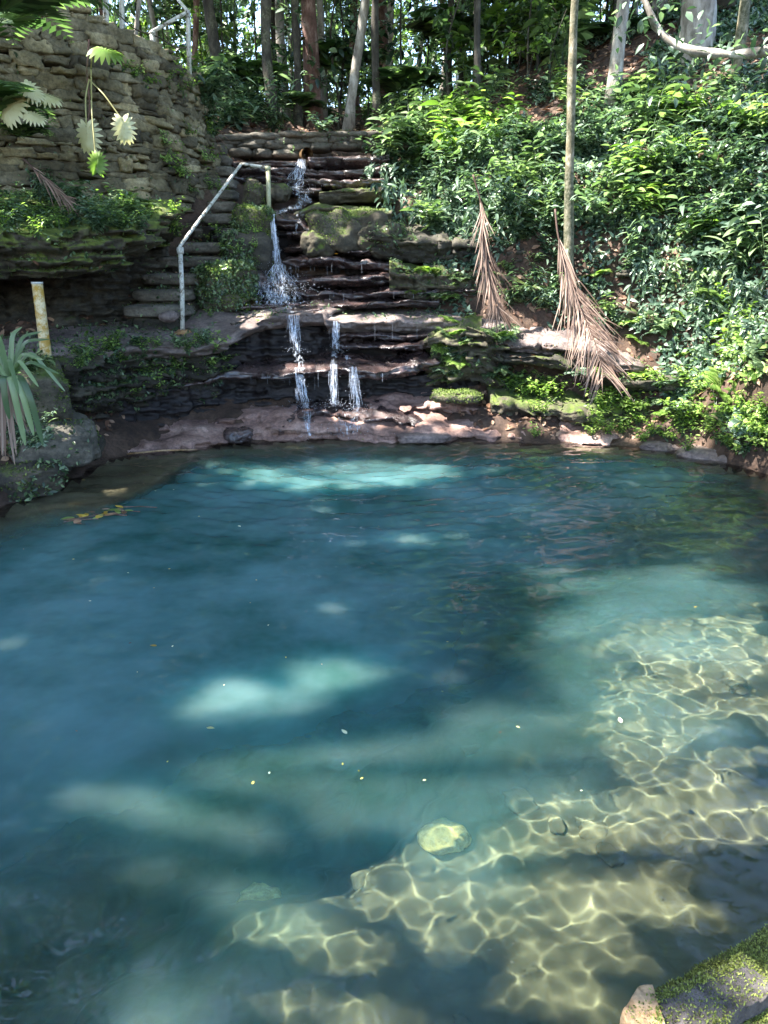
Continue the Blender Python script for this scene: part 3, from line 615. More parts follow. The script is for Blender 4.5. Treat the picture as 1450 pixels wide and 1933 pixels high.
boulder('b14', 25, 905, 6.45, (.95, .7, .34), 'dark_rock', 'dark mossy rock at the waterline below the grey block', .3, 0, .5, .2, 16)
boulder('b15', 170, 842, 7.25, (.26, .26, .26), 'dark_rock', 'small round rock right of the grey block', 0, 0, .6, .2, 17)
boulder('b16', 55, 750, 7.0, (.62, .6, .70), 'moss_rock', 'overgrown rock under the yellow post', .4, 0, .4, .2, 18)
boulder('b17', 1370, 876, 7.75, (1.1, .5, .34), 'path_rock', 'smooth tan rock at the waterline on the right', -.5, 0, .55, .1, 19)
boulder('b18', 1245, 846, 8.2, (.42, .3, .16), 'path_rock', 'low grey stone at the waterline left of the tan rock', -.2, 0, .55, .15, 20)
boulder('b19', 1330, 850, 8.15, (.36, .36, .22), 'path_rock', 'pale stone behind the tan rock at the right waterline', .2, 0, .6, .12, 21)
boulder('b20', 450, 822, 8.5, (.34, .3, .16), 'wet_rock', 'dark wet stone on the left end of the bottom shelf', .4, 0, .45, .2, 22)
boulder('b21', 800, 826, 8.5, (.6, .26, .10), 'path_rock', 'flat pinkish slab lying at the waterline right of the splash', .05, 0, .35, .1, 23)
for (sx, sy, dep, dims, lab, sd) in ((.27, 2.5, -.93, (.22, .16, .11), 'yellow boulder resting on the pool floor', 30), (-.60, 2.6, -1.15, (.2, .15, .09), 'flat pale stone sunk at the left end of the lit pool floor', 31)):
    rock('u%d' % sd, 'submerged_stone', lab, 'stone', stone((sx, sy + .25, float(height(np.array([sx]), np.array([sy + .25]))[0]) + .06), rotz(.1), dims, 14, .35, .15, sd), 'boulder', solid=False)

for k in range(12):
    px, py = random.uniform(650, 1450), random.uniform(1150, 1900); p0 = G(px, py); x_, y_ = p0[0], p0[1] + .15; z_ = float(height(np.array([x_]), np.array([y_]))[0])
    if z_ < -1.3 or z_ > -.4: continue
    r_ = random.uniform(.04, .1); o = build('submerged_stone', *stone((x_, y_, z_ + r_ * .1), rotz(random.uniform(0, 3)), (r_ * 2, r_ * 1.5, r_ * .7), 14, .4, .2, 700 + k), M['floor'])
    tag(o, 'rounded stone among many on the shallow lit floor of the pool', 'stone', 'stones on the shallow pool floor'); o.cycles.is_caustics_receiver = True

# stairs
SC = P(360, 600, 9.3)
stairs = empty('stone_staircase', SC); tag(stairs, 'narrow mossy stone staircase climbing beside the handrail to the forest', 'staircase')
sv = []
for k, (xl, xr, yy, Yd) in enumerate([(225,352,576,9.2),(245,362,546,9.45),(262,385,516,9.7),(290,428,484,10.0),(330,446,456,10.2),(358,462,430,10.45),(376,474,402,10.7),
                                      (385,446,379,11.1),(387,444,357,11.4),(388,442,335,11.65),(387,440,312,11.9),(384,430,291,12.2),(382,424,272,12.5)]):
    a = P(xl, yy, Yd); b = P(xr, yy, Yd); w = b[0] - a[0]; c = (a + b) / 2 + np.array([0, .28, -.075])
    V, F = stone(c, rotz(random.uniform(-.05, .05), random.uniform(-.02, .02)), (w, .62, .15), 14, .22, .07, 60 + k, 5)
    build('step', V, F, M['step_rock'], stairs); sv.append((V, F)); SOLID.append((V, F))
    V, F = stone(c + np.array([0, .07, -.2]), rotz(0), (w * .97, .6, .34), 14, .3, .12, 80 + k, 5)
    build('riser', V, F, M['dark_rock'], stairs); sv.append((V, F)); SOLID.append((V, F))
V, F = join(sv); SURF['stairs'] = (V, tri_of(F))

# retaining wall of rough stones on the left, curved in plan
path = smoothline([(-5.6, 8.7, 0), (-4.3, 9.35, 0), (-3.55, 9.95, 0), (-3.0, 10.55, 0), (-2.68, 11.2, 0), (-2.55, 12.0, 0)], 60)
pl = np.concatenate([[0], np.cumsum(np.linalg.norm(np.diff(path, axis=0), axis=1))]); PL = pl[-1]
def wall_at(u, v):
    q = np.stack([np.interp(u, pl, path[:, 0]), np.interp(u, pl, path[:, 1])], -1)
    q2 = np.stack([np.interp(u + .03, pl, path[:, 0]), np.interp(u + .03, pl, path[:, 1])], -1); q1 = np.stack([np.interp(u - .03, pl, path[:, 0]), np.interp(u - .03, pl, path[:, 1])], -1)
    t = nrm(q2 - q1); o = np.array([t[1], -t[0]])
    if o @ np.array([1, -1]) < 0: o = -o
    q = q - o * v * .05; return np.array([q[0], q[1], 2.62 + v]), np.array([t[0], t[1], 0]), np.array([o[0], o[1], .1])
def wall_top(u): return np.interp(u, [0, 1.4, 1.9, 2.3, 2.9, 3.5, 4.2, PL], [3.6, 3.2, 2.7, 2.2, 2.0, 1.92, 1.88, 1.8])
WB = np.array([-3.5, 10.2, 2.6]); wall = empty('retaining_wall', WB); tag(wall, 'tall curved retaining wall of rough mossy stones at the upper left', 'wall')
parts = []; v = 0.; k = 0; rr = random.Random(5)
while v < 3.6:
    h = rr.uniform(.06, .15); u = rr.uniform(-.2, 0)
    while u < PL:
        w = rr.uniform(.12, .46); uc = u + w / 2
        wob = .05 * math.sin(uc * 2.3 + v)
        if v < wall_top(max(uc, 0)) and uc > 0:
            hh = h * rr.choice([.55, .9, 1, 1, 1.1]); c, t, o = wall_at(uc, v + h / 2 + wob); c = c + o * rr.uniform(-.03, .03)
            A = np.stack([nrm(t), nrm(o), nrm(np.cross(t, o))]) @ np.eye(3); roll = rr.gauss(0, .05)
            A = np.stack([A[0] * math.cos(roll) + A[2] * math.sin(roll), A[1], -A[0] * math.sin(roll) + A[2] * math.cos(roll)])
            parts.append(stone(c, A, (w * 1.03, .26, hh * 1.06), 6, .13, .30, k, 3.8)); k += 1
            if hh < h * .7: c2, t, o = wall_at(uc, v + h * .9); parts.append(stone(c2, A, (w * .9, .2, h * .42), 4, .35, .2, k + 900, 3))
        u += w * .98
    v += h * .94
V, F = join(parts); sv_ = np.repeat(rng.random(len(parts)), [len(a[0]) for a in parts]); build('stonework', V, F, M['wall_stone'], wall, smooth=False, var=sv_); SOLID.append((V, F)); SURF['wall'] = (V, tri_of(F))
cv = []
for u in np.linspace(0, PL, 50):
    for vv in (-.6, wall_top(u)):
        c, t, o = wall_at(u, vv); cv += [c - o * .04, c - o * 1.1]
cv = np.array(cv); i4 = np.arange(0, 49 * 4, 4)
Fq = np.concatenate([np.stack([i4, i4 + 4, i4 + 6, i4 + 2], -1), np.stack([i4 + 2, i4 + 6, i4 + 7, i4 + 3], -1), np.stack([i4 + 1, i4 + 3, i4 + 7, i4 + 5], -1), [[0, 2, 3, 1]], [[196, 197, 199, 198]]])
build('core', cv, Fq, M['mortar'], wall, smooth=False)
# upper block of the wall (runs on upward at the far left)
parts = []; rr = random.Random(9); k = 0; A0 = P(40, 60, 10.6); v = 0
while v < 1.6:
    h = rr.uniform(.12, .2); u = rr.uniform(-1.6, -1.4)
    while u < .62:
        w = rr.uniform(.2, .5); parts.append(stone(A0 + [u + w / 2, rr.uniform(-.03, .03), v], rotz(.05), (w, .3, h * 1.03), 4, .34, .18, 300 + k, 3)); k += 1; u += w
    v += h * .95
V, F = join(parts); o = build('stone_pier', V, F, M['wall_stone'], var=np.repeat(rng.random(len(parts)), [len(a[0]) for a in parts]), smooth=False); tag(o, 'stone pier standing on the retaining wall at the top left corner', 'wall'); SOLID.append((V, F))

# low dry stone wall holding the forest terrace
parts = []; rr = random.Random(3); k = 0
for (yy, hh, x0, x1, dy) in ((292, .13, 395, 560, 0), (279, .12, 400, 745, .03), (268, .13, 410, 745, .06), (257, .10, 400, 730, .02)):
    x = x0
    while x < x1:
        w = rr.uniform(25, 62) if yy != 257 else rr.uniform(40, 80); c = P(x + w / 2, yy + rr.uniform(-2, 2) + (4 if x < 520 else 0) * (yy == 257), 12.9 + dy)
        parts.append(stone(c, rotz(rr.uniform(-.1, .1), 0, rr.uniform(-.04, .04)), (w * .0092 * 1.04, .45, hh * 1.1), 6, .35, .2, 500 + k, 3)); k += 1; x += w
V, F = join(parts); o = build('low_stone_wall', V, F, M['step_rock']); tag(o, 'low mossy dry stone wall edging the forest floor above the falls', 'wall'); SOLID.append((V, F)); SURF['low'] = (V, tri_of(F))

# clay pipe spilling the stream
c = P(578, 291, 12.55); d = nrm(np.array([.25, -1, -.1])); pp = np.stack([c - d * .5, c + d * .05, c + d * .12]); V, F = tube(pp, [.085, .085, .09], 20, False)
pi_ = np.stack([c + d * .12, c + d * .05, c - d * .5]); V2, F2 = tube(pi_, [.068, .068, .066], 20, False)
n_ = 20; ringo = np.arange(2 * n_, 3 * n_); V3, F3 = join([(V, F), (V2, F2)])
a = ringo; Vi = np.arange(3 * n_, 4 * n_)
o = build('clay_pipe', V3, F3 + [], M['clay']); tag(o, 'round brown clay pipe jutting over the top splash', 'pipe')

# stone coping at the near right corner
cb = empty('pool_coping', (1.3, 1.5, .1)); tag(cb, 'mossy stone coping with a grey slab at the near right corner of the pool', 'coping')
def slab_box(name, poly, z0, z1, m, seed, inset=.012):
    poly = np.array(poly, float); parts = []; n = 40
    q = np.concatenate([poly, poly[:1]]); d = np.concatenate([[0], np.cumsum(np.linalg.norm(np.diff(q, axis=0), axis=1))]); t = np.linspace(0, d[-1], 90, endpoint=False)
    ring = np.stack([np.interp(t, d, q[:, 0]), np.interp(t, d, q[:, 1])], -1); cen = ring.mean(0)
    rows = [(1.0, z0), (1.0, z0 * .5 + z1 * .5), (1.0, z1 - inset * 1.5), (.992, z1 - inset * .3)] + [(s, z1) for s in (.975, .93, .86, .76, .64, .5, .36, .22, .1)]
    V = np.concatenate([np.column_stack([cen + (ring - cen) * s, np.full(90, z)]) for s, z in rows]); V = np.concatenate([V, [[*cen, z1]]])
    V[:, :2] += .012 * np.stack([fbm(V * 9, seed, 3), fbm(V * 9, seed + 50, 3)], -1); V[:, 2] += .012 * fbm(V * 11, seed + 9, 4) + .006 * cell(V * 22, seed)
    i = np.arange(len(rows) * 90).reshape(len(rows), 90); j = np.roll(i, -1, 1); F = [np.stack([i[:-1], j[:-1], j[1:], i[1:]], -1).reshape(-1, 4), np.stack([i[-1], j[-1], np.full(90, len(V) - 1)], -1)]
    o = build(name, V, F, m, cb); SURF[name] = (V, tri_of(F)); SOLID.append((V, F)); return o
g = lambda x, y, z=.2: tuple(G(x, y, z)[:2])
slab_box('edging', [g(1165,1950), g(1215,1880), g(1330,1812), g(1500,1715), g(1900,1600), g(2100,1750), g(1700,2300), g(1100,2300)], -1.6, .19, M['curb_moss'], 3)
slab_box('grey_slab', [g(1238,1888,.22), g(1410,1815,.22), g(1480,1870,.22), g(1260,1985,.22)], .1, .235, M['curb'], 4)
slab_box('corner_stone', [g(1172,1938,.2), g(1205,1890,.2), g(1232,1886,.2), g(1262,1985,.2), g(1200,2020,.2)], -.3, .245, M['orange_stone'], 5)

# ------------------------------------------------------------------ placing things on the ground
_V, _F = join([(v, tri_of(f)) for v, f in SOLID]); BV = BVHTree.FromPolygons(_V.tolist(), np.concatenate(_F).tolist() if len(_F) > 1 else _F[0].tolist())
def hit(px, py):
    r = ray(px, py); r /= np.linalg.norm(r); h = BV.ray_cast(Vector((0, 0, CAM_H)), Vector(r))
    return (np.array(h[0]), np.array(h[1])) if h[0] is not None else (None, None)
def drop(x, y, z=30):
    h = BV.ray_cast(Vector((x, y, z)), Vector((0, 0, -1))); return np.array(h[0]) if h[0] is not None else np.array([x, y, 0.])
def inpoly(px, py, poly):
    ins = False; n = len(poly)
    for i in range(n):
        (x1, y1), (x2, y2) = poly[i], poly[(i + 1) % n]
        if (y1 > py) != (y2 > py) and px < (x2 - x1) * (py - y1) / (y2 - y1) + x1: ins = not ins
    return ins
def scatter(poly, n, zmin=.06):
    xs = [p[0] for p in poly]; ys = [p[1] for p in poly]; out = []; tries = 0
    while len(out) < n and tries < n * 6:
        tries += 1; px, py = random.uniform(min(xs), max(xs)), random.uniform(min(ys), max(ys))
        if not inpoly(px, py, poly): continue
        p, nn = hit(px, py)
        if p is None or p[2] < zmin or p[1] > 60: continue
        out.append((p, nn if nn[2] > -.2 else -nn, px, py))
    return out
def surf_sample(key, n):
    V, F = SURF[key]; a, b, c = V[F[:, 0]], V[F[:, 1]], V[F[:, 2]]; nn = np.cross(b - a, c - a); ar = np.linalg.norm(nn, axis=1); i = rng.choice(len(F), n, p=ar / ar.sum())
    u = rng.random((n, 1)); v = rng.random((n, 1)); fl = (u + v) > 1; u = np.where(fl, 1 - u, u); v = np.where(fl, 1 - v, v)
    nn = nrm(nn); nn = nn * np.where(nn[:, 2:3] < -.98, 1, 1); return a[i] + u * (b[i] - a[i]) + v * (c[i] - a[i]), nn[i]
def stuff(name, label, cat, P_, N_, size, tm, m, out=.6, lift=.0, var=None):
    n = len(P_); t = rdir(n); d = nrm(np.cross(N_, t) + N_ * out * rng.random((n, 1))); V, F, v = leaves(P_ + N_ * lift, d, nrm(N_ + .5 * rdir(n)), size, tm, var)
    o = build(name, V, F, M[m], var=v, smooth=False); return tag(o, label, cat, kind='stuff')

# moss tufts and small creeping plants on the rocks
ps = []; ns = []
for key, n in (('ovhL', 26000), ('lowL', 6000), ('main', 5500), ('b1', 3600), ('b3', 1500), ('b4', 900), ('b6', 5000), ('b7', 6000), ('b8', 7500), ('b11', 9000), ('b12', 1200), ('mflat', 1800), ('mblock', 1200), ('mossR', 4500),
               ('right1', 1500), ('right2', 1800), ('right3', 4000), ('b16', 1800), ('b13', 1400), ('b14', 1600), ('b15', 300), ('stairs', 3500), ('apron', 1500), ('ovhR', 2500), ('wall', 5000), ('low', 1200), ('edging', 14000), ('grey_slab', 500)):
    p, n_ = surf_sample(key, n * 2); k = fbm(p * 2.3, 71, 3) + .35 * n_[:, 2]
    if key == 'main': k = k + .9 * ss(-2.0, -3.2, p[:, 0]) * ss(.9, .4, n_[:, 2]) - .5 * (n_[:, 2] > .6)
    if key == 'apron': k = k + .5 * ss(.4, 1.6, p[:, 0]) - .25
    k = k * 1.0 + rng.normal(size=len(k)) * .12; s_ = (k > .12) & (np.abs(p).max(1) < 40); ps.append(p[s_]); ns.append(np.where(n_[s_][:, 2:3] < -.6, -n_[s_], n_[s_]))
ps = np.concatenate(ps); ns = np.concatenate(ns)
stuff('moss', 'tufty green moss creeping over the rocks, steps and boulders', 'moss', ps, ns, rng.uniform(.012, .032, len(ps)), T_SMALL, 'moss_leaf', 1.6)
ps = []; ns = []
for key, n in (('ovhL', 2600), ('lowL', 4200), ('main', 1700), ('b6', 1500), ('b7', 1800), ('b8', 2200), ('b11', 4200), ('mossR', 2600), ('right1', 900), ('right2', 900), ('right3', 2600), ('b16', 1200), ('b14', 700), ('b13', 300), ('stairs', 900), ('ovhR', 900), ('wall', 1100), ('low', 500), ('b3', 300)):
    p, n_ = surf_sample(key, n * 2); k = fbm(p * 1.4, 77, 3)
    if key == 'main': k = k + 1.2 * ss(.8, .3, n_[:, 2]) * ss(-1.8, -2.6, p[:, 0]) - .7 * (n_[:, 2] > .5)
    s_ = k > .1; ps.append(p[s_]); ns.append(np.where(n_[s_][:, 2:3] < -.5, -n_[s_], n_[s_]))
ps = np.concatenate(ps); ns = np.concatenate(ns)
stuff('creeping_plants', 'small round leaved creepers covering the rock faces and shelf edges', 'ground cover', ps, nrm(ns + [0, -.25, .35]), rng.uniform(.028, .065, len(ps)), T_OVAL, 'leaf_green', 1.2, .015)

ed = [h for h in scatter([(1165,1925),(1240,1860),(1450,1735),(1450,1933),(1180,1933)], 9000, .12)]
pe = np.array([h[0] for h in ed]); ne = np.array([h[1] for h in ed]); px_ = np.array([(h[2], h[3]) for h in ed])
slab_ = np.array([inpoly(a, b, [(1238,1895),(1410,1822),(1450,1850),(1450,1900),(1330,1933),(1255,1933)]) for a, b in px_]); corner = px_[:, 0] < 1240
kp = np.where(corner, .12, np.where(slab_, .16, 1.0)) > rng.random(len(pe)); pe, ne = pe[kp], ne[kp]
stuff('coping_moss', 'short yellow green moss on the stone coping at the near right corner', 'moss', pe, ne, rng.uniform(.004, .010, len(pe)), T_SMALL, 'bright_moss', 1.8)

# ground cover and litter on the slopes
def area_pts(n, x0, x1, y0, y1, f):
    x = rng.uniform(x0, x1, n); y = rng.uniform(y0, y1, n); q = np.stack([x, y, x * 0], -1); k = f(x, y, q); x, y = x[k], y[k]
    e = .05; z = height(x, y); N_ = nrm(np.stack([-(height(x + e, y) - z) / e, -(height(x, y + e) - z) / e, x * 0 + 1], -1)); return np.stack([x, y, z], -1), N_, sdf(x, y)
p, n_, d = area_pts(60000, -6, 8, 5, 20, lambda x, y, q: (rng.random(len(x)) < .75)); s_ = (d < -.15) & ((p[:, 0] > .9) | (p[:, 1] > 12.6) | (p[:, 0] < -3)); p, n_ = p[s_], n_[s_]
stuff('leaf_litter', 'brown dead leaves strewn over the slopes and forest floor', 'leaf litter', p, n_, rng.uniform(.04, .12, len(p)), T_OVAL, 'litter', .25, .01)
ps = []; ns = []
for key, n in (('main', 1300), ('right1', 900), ('right2', 200), ('apron', 380), ('step1b', 120), ('ledgeG', 60), ('stairs', 200), ('ovhL', 300), ('mossR', 150), ('mflat', 60)):
    a, b = surf_sample(key, n * 3); s_ = b[:, 2] > .55
    if key in ('apron', 'main'): s_ &= (a[:, 0] > .5) | (rng.random(len(a)) < .8)
    ps.append(a[s_]); ns.append(b[s_])
ps = np.concatenate(ps); ns = np.concatenate(ns)
stuff('fallen_leaves', 'dead brown and pinkish leaves fallen on the rock ledges', 'leaf litter', ps, ns, rng.uniform(.025, .075, len(ps)), T_OVAL, 'litter', .2, .012)
p, n_, d = area_pts(120000, .6, 7.5, 6, 15.5, lambda x, y, q: (fbm(q * 1.1, 91, 3) + .25 > rng.random(len(x)) * .9 - .25 + .5 * ss(3.2, 5, height(x, y)) * (x < 4) ))
s_ = (d < -.2) & ((p[:, 1] > 9.7) | (p[:, 0] > 3.3)); p, n_ = p[s_], n_[s_]
stuff('ground_cover', 'dense small leaved undergrowth carpeting the right slope', 'ground cover', p, nrm(n_ + [0, 0, .4]), rng.uniform(.05, .11, len(p)), T_OVAL, 'leaf_teal', 1.1, .07)

# ------------------------------------------------------------------ plants
K_broad = Kinds('leafy_plant', [proto(plant_broad(rng.uniform(.35, .7), int(rng.integers(5, 9)), rng.uniform(.13, .21), T_LANCE if i % 2 else T_OVAL, ('leaf_teal', 'leaf_teal', 'leaf_green')[i % 3]), 'leafy_plant') for i in range(9)])
K_bright = Kinds('herb', [proto(plant_broad(.28, 7, .075, T_OVAL, 'leaf_bright', .3), 'herb') for i in range(4)])
K_fern = Kinds('fern', [proto(plant_fern(rng.uniform(.38, .5), 9, m), 'fern') for m in ('leaf_green', 'leaf_bright', 'leaf_teal')])
K_ginger = Kinds('ginger_plant', [proto(plant_ginger(rng.uniform(.8, 1.2), 4, rng.uniform(.3, .42), m), 'ginger_plant') for m in ('leaf_teal', 'leaf_green', 'leaf_green', 'leaf_bright')])
K_hang = Kinds('hanging_plant', [proto(plant_hang(rng.uniform(.5, .8), 9, rng.uniform(.10, .15), m), 'hanging_plant') for m in ('leaf_teal', 'leaf_teal', 'leaf_green')])
def zone(kind, poly, n, s0, s1, label, cat, group, tilt=.35, lift=0, rz=None, keep=None):
    for p, nn, px, py in scatter(poly, n):
        if keep and not keep(p, nn): continue
        kind.place(p + nn * lift, random.uniform(0, 6.28) if rz is None else rz + random.gauss(0, .35), random.uniform(s0, s1), label, cat, group, (-nn[1] * tilt * random.uniform(.4, 1.2), nn[0] * tilt * random.uniform(.4, 1.2)))
zone(K_broad, [(700,300),(760,230),(880,190),(900,400),(880,450),(760,430),(715,350)], 34, .55, 1.0, 'glossy green plant of the dense bank hanging over the falls at their right', 'plant', 'plants banked over the right side of the falls')
zone(K_ginger, [(715,310),(780,220),(900,250),(880,340),(760,330)], 26, .45, .8, 'tall broad bladed plant on top of the bank beside the falls', 'plant', 'broad bladed plants above the falls')
zone(K_hang, [(715,360),(780,400),(900,430),(960,450),(940,380),(800,330),(720,320)], 26, .7, 1.25, 'leafy spray hanging over the dark rock overhang beside the falls', 'plant', 'leafy sprays hanging beside the falls', 0, .05, .0)
zone(K_broad, [(900,180),(1080,170),(1080,420),(1060,480),(900,430)], 34, .6, 1.0, 'bluish green leafy plant on the slope left of the mossy trunk', 'plant', 'slope plants left of the mossy trunk')
zone(K_broad, [(1100,190),(1260,190),(1300,420),(1250,560),(1100,500)], 34, .55, 1.05, 'leafy plant on the slope between the mossy trunk and the thin right trunk', 'plant', 'slope plants right of the mossy trunk')
zone(K_broad, [(1260,200),(1460,160),(1470,560),(1300,520)], 30, .55, 1.05, 'sunlit leafy plant on the steep bank at the right edge', 'plant', 'plants on the right edge bank')
zone(K_hang, [(1180,420),(1450,330),(1460,640),(1250,620)], 22, .55, .95, 'trailing leafy plant on the sunlit right bank', 'plant', 'trailing plants on the right bank', 0, .05, -.5)
zone(K_broad, [(960,480),(1250,500),(1320,640),(1200,660),(1000,600)], 28, .3, .6, 'low leafy plant behind the ledge with the dead fronds', 'plant', 'low plants behind the right ledge')
zone(K_fern, [(740,500),(930,520),(1000,580),(760,560)], 8, .4, .75, 'small fern on the mossy band behind the right ledge', 'fern', 'ferns on the mossy band')
zone(K_fern, [(815,600),(950,610),(950,720),(830,710)], 20, .4, .8, 'fern growing on the mossy outcrop beside the middle falls', 'fern', 'ferns on the mossy outcrop', .6)
zone(K_bright, [(940,700),(1100,740),(1330,700),(1330,820),(1120,815),(960,780)], 52, .55, 1.0, 'bright yellow green herb on the low right shelf by the water', 'herb', 'bright herbs on the low right shelf')
zone(K_fern, [(1330,560),(1450,560),(1450,840),(1340,800)], 14, .55, 1.0, 'fern leaning out of the bright bank at the right edge', 'fern', 'ferns on the right edge bank', .8)
zone(K_bright, [(1300,500),(1450,500),(1450,830),(1330,800)], 34, .5, 1.1, 'yellow green plant clinging to the bright right edge bank', 'herb', 'yellow green plants on the right edge bank', .8)
zone(K_bright, [(130,660),(430,640),(430,730),(180,760)], 34, .45, .8, 'small leafy plant hanging from the path edge on the left', 'herb', 'small plants along the path edge', .5)
zone(K_broad, [(130,650),(420,640),(400,760),(150,740)], 18, .22, .42, 'low dark leafy plant on the rock face under the path', 'plant', 'dark plants under the path edge', .6)
zone(K_broad, [(0,385),(260,385),(270,440),(0,440)], 32, .3, .6, 'leafy plant growing on the mossy overhang at the foot of the wall', 'plant', 'plants on the left overhang', .3)
zone(K_bright, [(0,390),(380,390),(360,440),(0,450)], 26, .5, .8, 'light green herb on the front of the mossy overhang', 'herb', 'herbs on the left overhang', .5)
zone(K_fern, [(60,370),(280,385),(260,420),(60,420)], 6, .5, .8, 'fern on the mossy overhang below the wall', 'fern', 'ferns on the left overhang')
zone(K_broad, [(0,700),(110,700),(110,880),(0,900)], 12, .25, .45, 'dark leafy plant around the bromeliad and grey block', 'plant', 'plants at the left pool corner', .5)
zone(K_bright, [(300,250),(400,250),(420,380),(330,360)], 16, .4, .7, 'small creeper hanging on the shaded end of the retaining wall', 'herb', 'creepers on the end of the retaining wall', 1.0)
zone(K_bright, [(180,80),(380,130),(370,200),(200,150)], 10, .4, .7, 'small plant rooted in the top of the retaining wall', 'herb', 'small plants on the retaining wall top', .6)
zone(K_bright, [(400,420),(500,440),(480,600),(380,600)], 16, .3, .55, 'small plant on the mossy blocks beside the stairs', 'herb', 'small plants beside the stairs', .6)
zone(K_broad, [(380,180),(470,180),(440,260),(385,260)], 10, .4, .7, 'leafy plant at the top of the stone stairs', 'plant', 'plants at the top of the stairs', .3)
zone(K_ginger, [(900,180),(1080,170),(1080,420),(900,430)], 16, .3, .6, 'broad bladed plant on the slope left of the mossy trunk', 'plant', 'broad bladed plants left of the mossy trunk')
zone(K_ginger, [(1100,200),(1450,180),(1450,520),(1100,420)], 40, .32, .62, 'broad bladed plant on the bank right of the mossy trunk', 'plant', 'broad bladed plants right of the mossy trunk')
zone(K_ginger, [(830,60),(1080,60),(1080,150),(850,160)], 16, .7, 1.2, 'yellow green bladed plant on the crest of the slope', 'plant', 'bladed plants on the slope crest')
for px, py, s_, lab in ((1225, 300, .95, 'large pale green rosette plant on the slope right of the mossy trunk'), (915, 245, .9, 'tall plant with upright broad leaves above the falls bank'), (985, 105, 1.5, 'backlit yellow green broad leaved plant at the crest of the slope'),
                        (880, 130, 1.4, 'bright broad leaved plant on the crest left of the backlit one'), (1060, 95, 1.2, 'arching green plant on the crest behind the mossy trunk')):
    p, nn = hit(px, py)
    if p is None: p = drop(*P(px, py, 16.5)[:2])
    K_ginger.place(p, random.uniform(0, 6), s_, lab, 'plant', idx=3 if s_ > 1 else 1)
for x, y, s_, ty, rz, lab in ((4.45, 6.5, 1.35, -.6, .5, 'large overhanging plant with long glossy blades reaching in at the right edge'),):
    K_ginger.place(drop(x, y), rz, s_, lab, 'plant', tilt=(0, ty), idx=1)
zone(K_broad, [(925,420),(1065,430),(1065,600),(940,590)], 24, .35, .65, 'leafy plant between the two dead palm fronds', 'plant', 'plants between the two dead fronds')
zone(K_bright, [(1000,800),(1450,780),(1450,870),(1000,830)], 40, .4, .8, 'small bright plant at the right shoreline', 'herb', 'small plants on the right shoreline', .5)
zone(K_fern, [(1060,700),(1300,690),(1330,800),(1100,780)], 12, .45, .75, 'fern on the low right shelf by the water', 'fern', 'ferns on the low right shelf', .4)
zone(K_fern, [(1120,520),(1330,540),(1330,700),(1180,660)], 10, .45, .8, 'fern among the plants right of the large dead frond', 'fern', 'ferns right of the large dead frond', .5)
for px, py, Y, s_, lab in ((1405, 862, 7.0, .5, 'small seedling with dark leaves by the right waterline'),):
    p, nn = hit(px, py); K_broad.place(p, 0, s_, lab, 'plant')
K_palm = Kinds('palm', [proto([(a, b, c, d, 'leaf_forest') for a, b, c, d, e in plant_fern(1.3, 11, 'leaf_forest', .34)], 'palm')])
for px, py, Yd, s_ in ((470,150,16,1.2),(640,120,17,1.3),(760,160,15.5,1.1),(560,190,15.5,.8),(1010,60,16,1.3),(1180,70,15,1.1),(850,60,18,1.4)):
    K_palm.place(P(px, py, Yd) - [0, 0, .2], random.uniform(0, 6), s_, 'arching dark palm in the forest behind the falls and the slope crest', 'palm', 'palms in the forest')
K_palm.place(P(-25, 235, 8.3), 0, .95, 'dark palm with drooping fronds against the wall at the left edge', 'palm')
K_palm.place(P(-15, 60, 8.0), 1, 1.2, 'higher dark palm at the top left edge', 'palm')
K_palm.place(P(45, 262, 8.6), 2, .38, 'small fan of thin palm leaflets low at the left edge', 'palm')

# ------------------------------------------------------------------ trees
def crown_clumps(h0, h1, rad, n, leafn, sz, m, name, r):
    ps = []; ds = []
    for i in range(n):
        a = r.uniform(0, 6.28); q = r.random() ** .5 * rad; c = np.array([q * math.cos(a), q * math.sin(a), r.uniform(h0, h1)]); k = leafn
        o = r.normal(size=(k, 3)) * np.array([.55, .55, .28]) * rad * .3; ps.append(c + o); ds.append(nrm(o + r.normal(size=(k, 3)) * .4 + [0, 0, -.2]))
    ps = np.concatenate(ps); ds = np.concatenate(ds); V, F, v = leaves(ps, ds, nrm(np.tile([0, 0, 1.], (len(ps), 1)) + .6 * rdir(len(ps))), rng.uniform(.6, 1.2, len(ps)) * sz, T_SMALL)
    return build(name, V, F, M[m], var=v, smooth=False, world=False, link=False)
_r = np.random.default_rng(5)
CROWN = [crown_clumps(7, 14, 2.6, 22, 60, .26, 'leaf_forest', 'crown', _r) for _ in range(3)]
VEIL = [crown_clumps(1.5, 8.5, .9, 22, 60, .13, 'leaf_forest', 'foliage', _r) for _ in range(4)]
def limb(a, b, r0, seed): 
    mid = (np.array(a) + b) / 2 + rng.normal(size=3) * .25; return tube(smoothline([a, mid, b], 10), np.linspace(r0, r0 * .35, 10), 6, True, .1, seed)
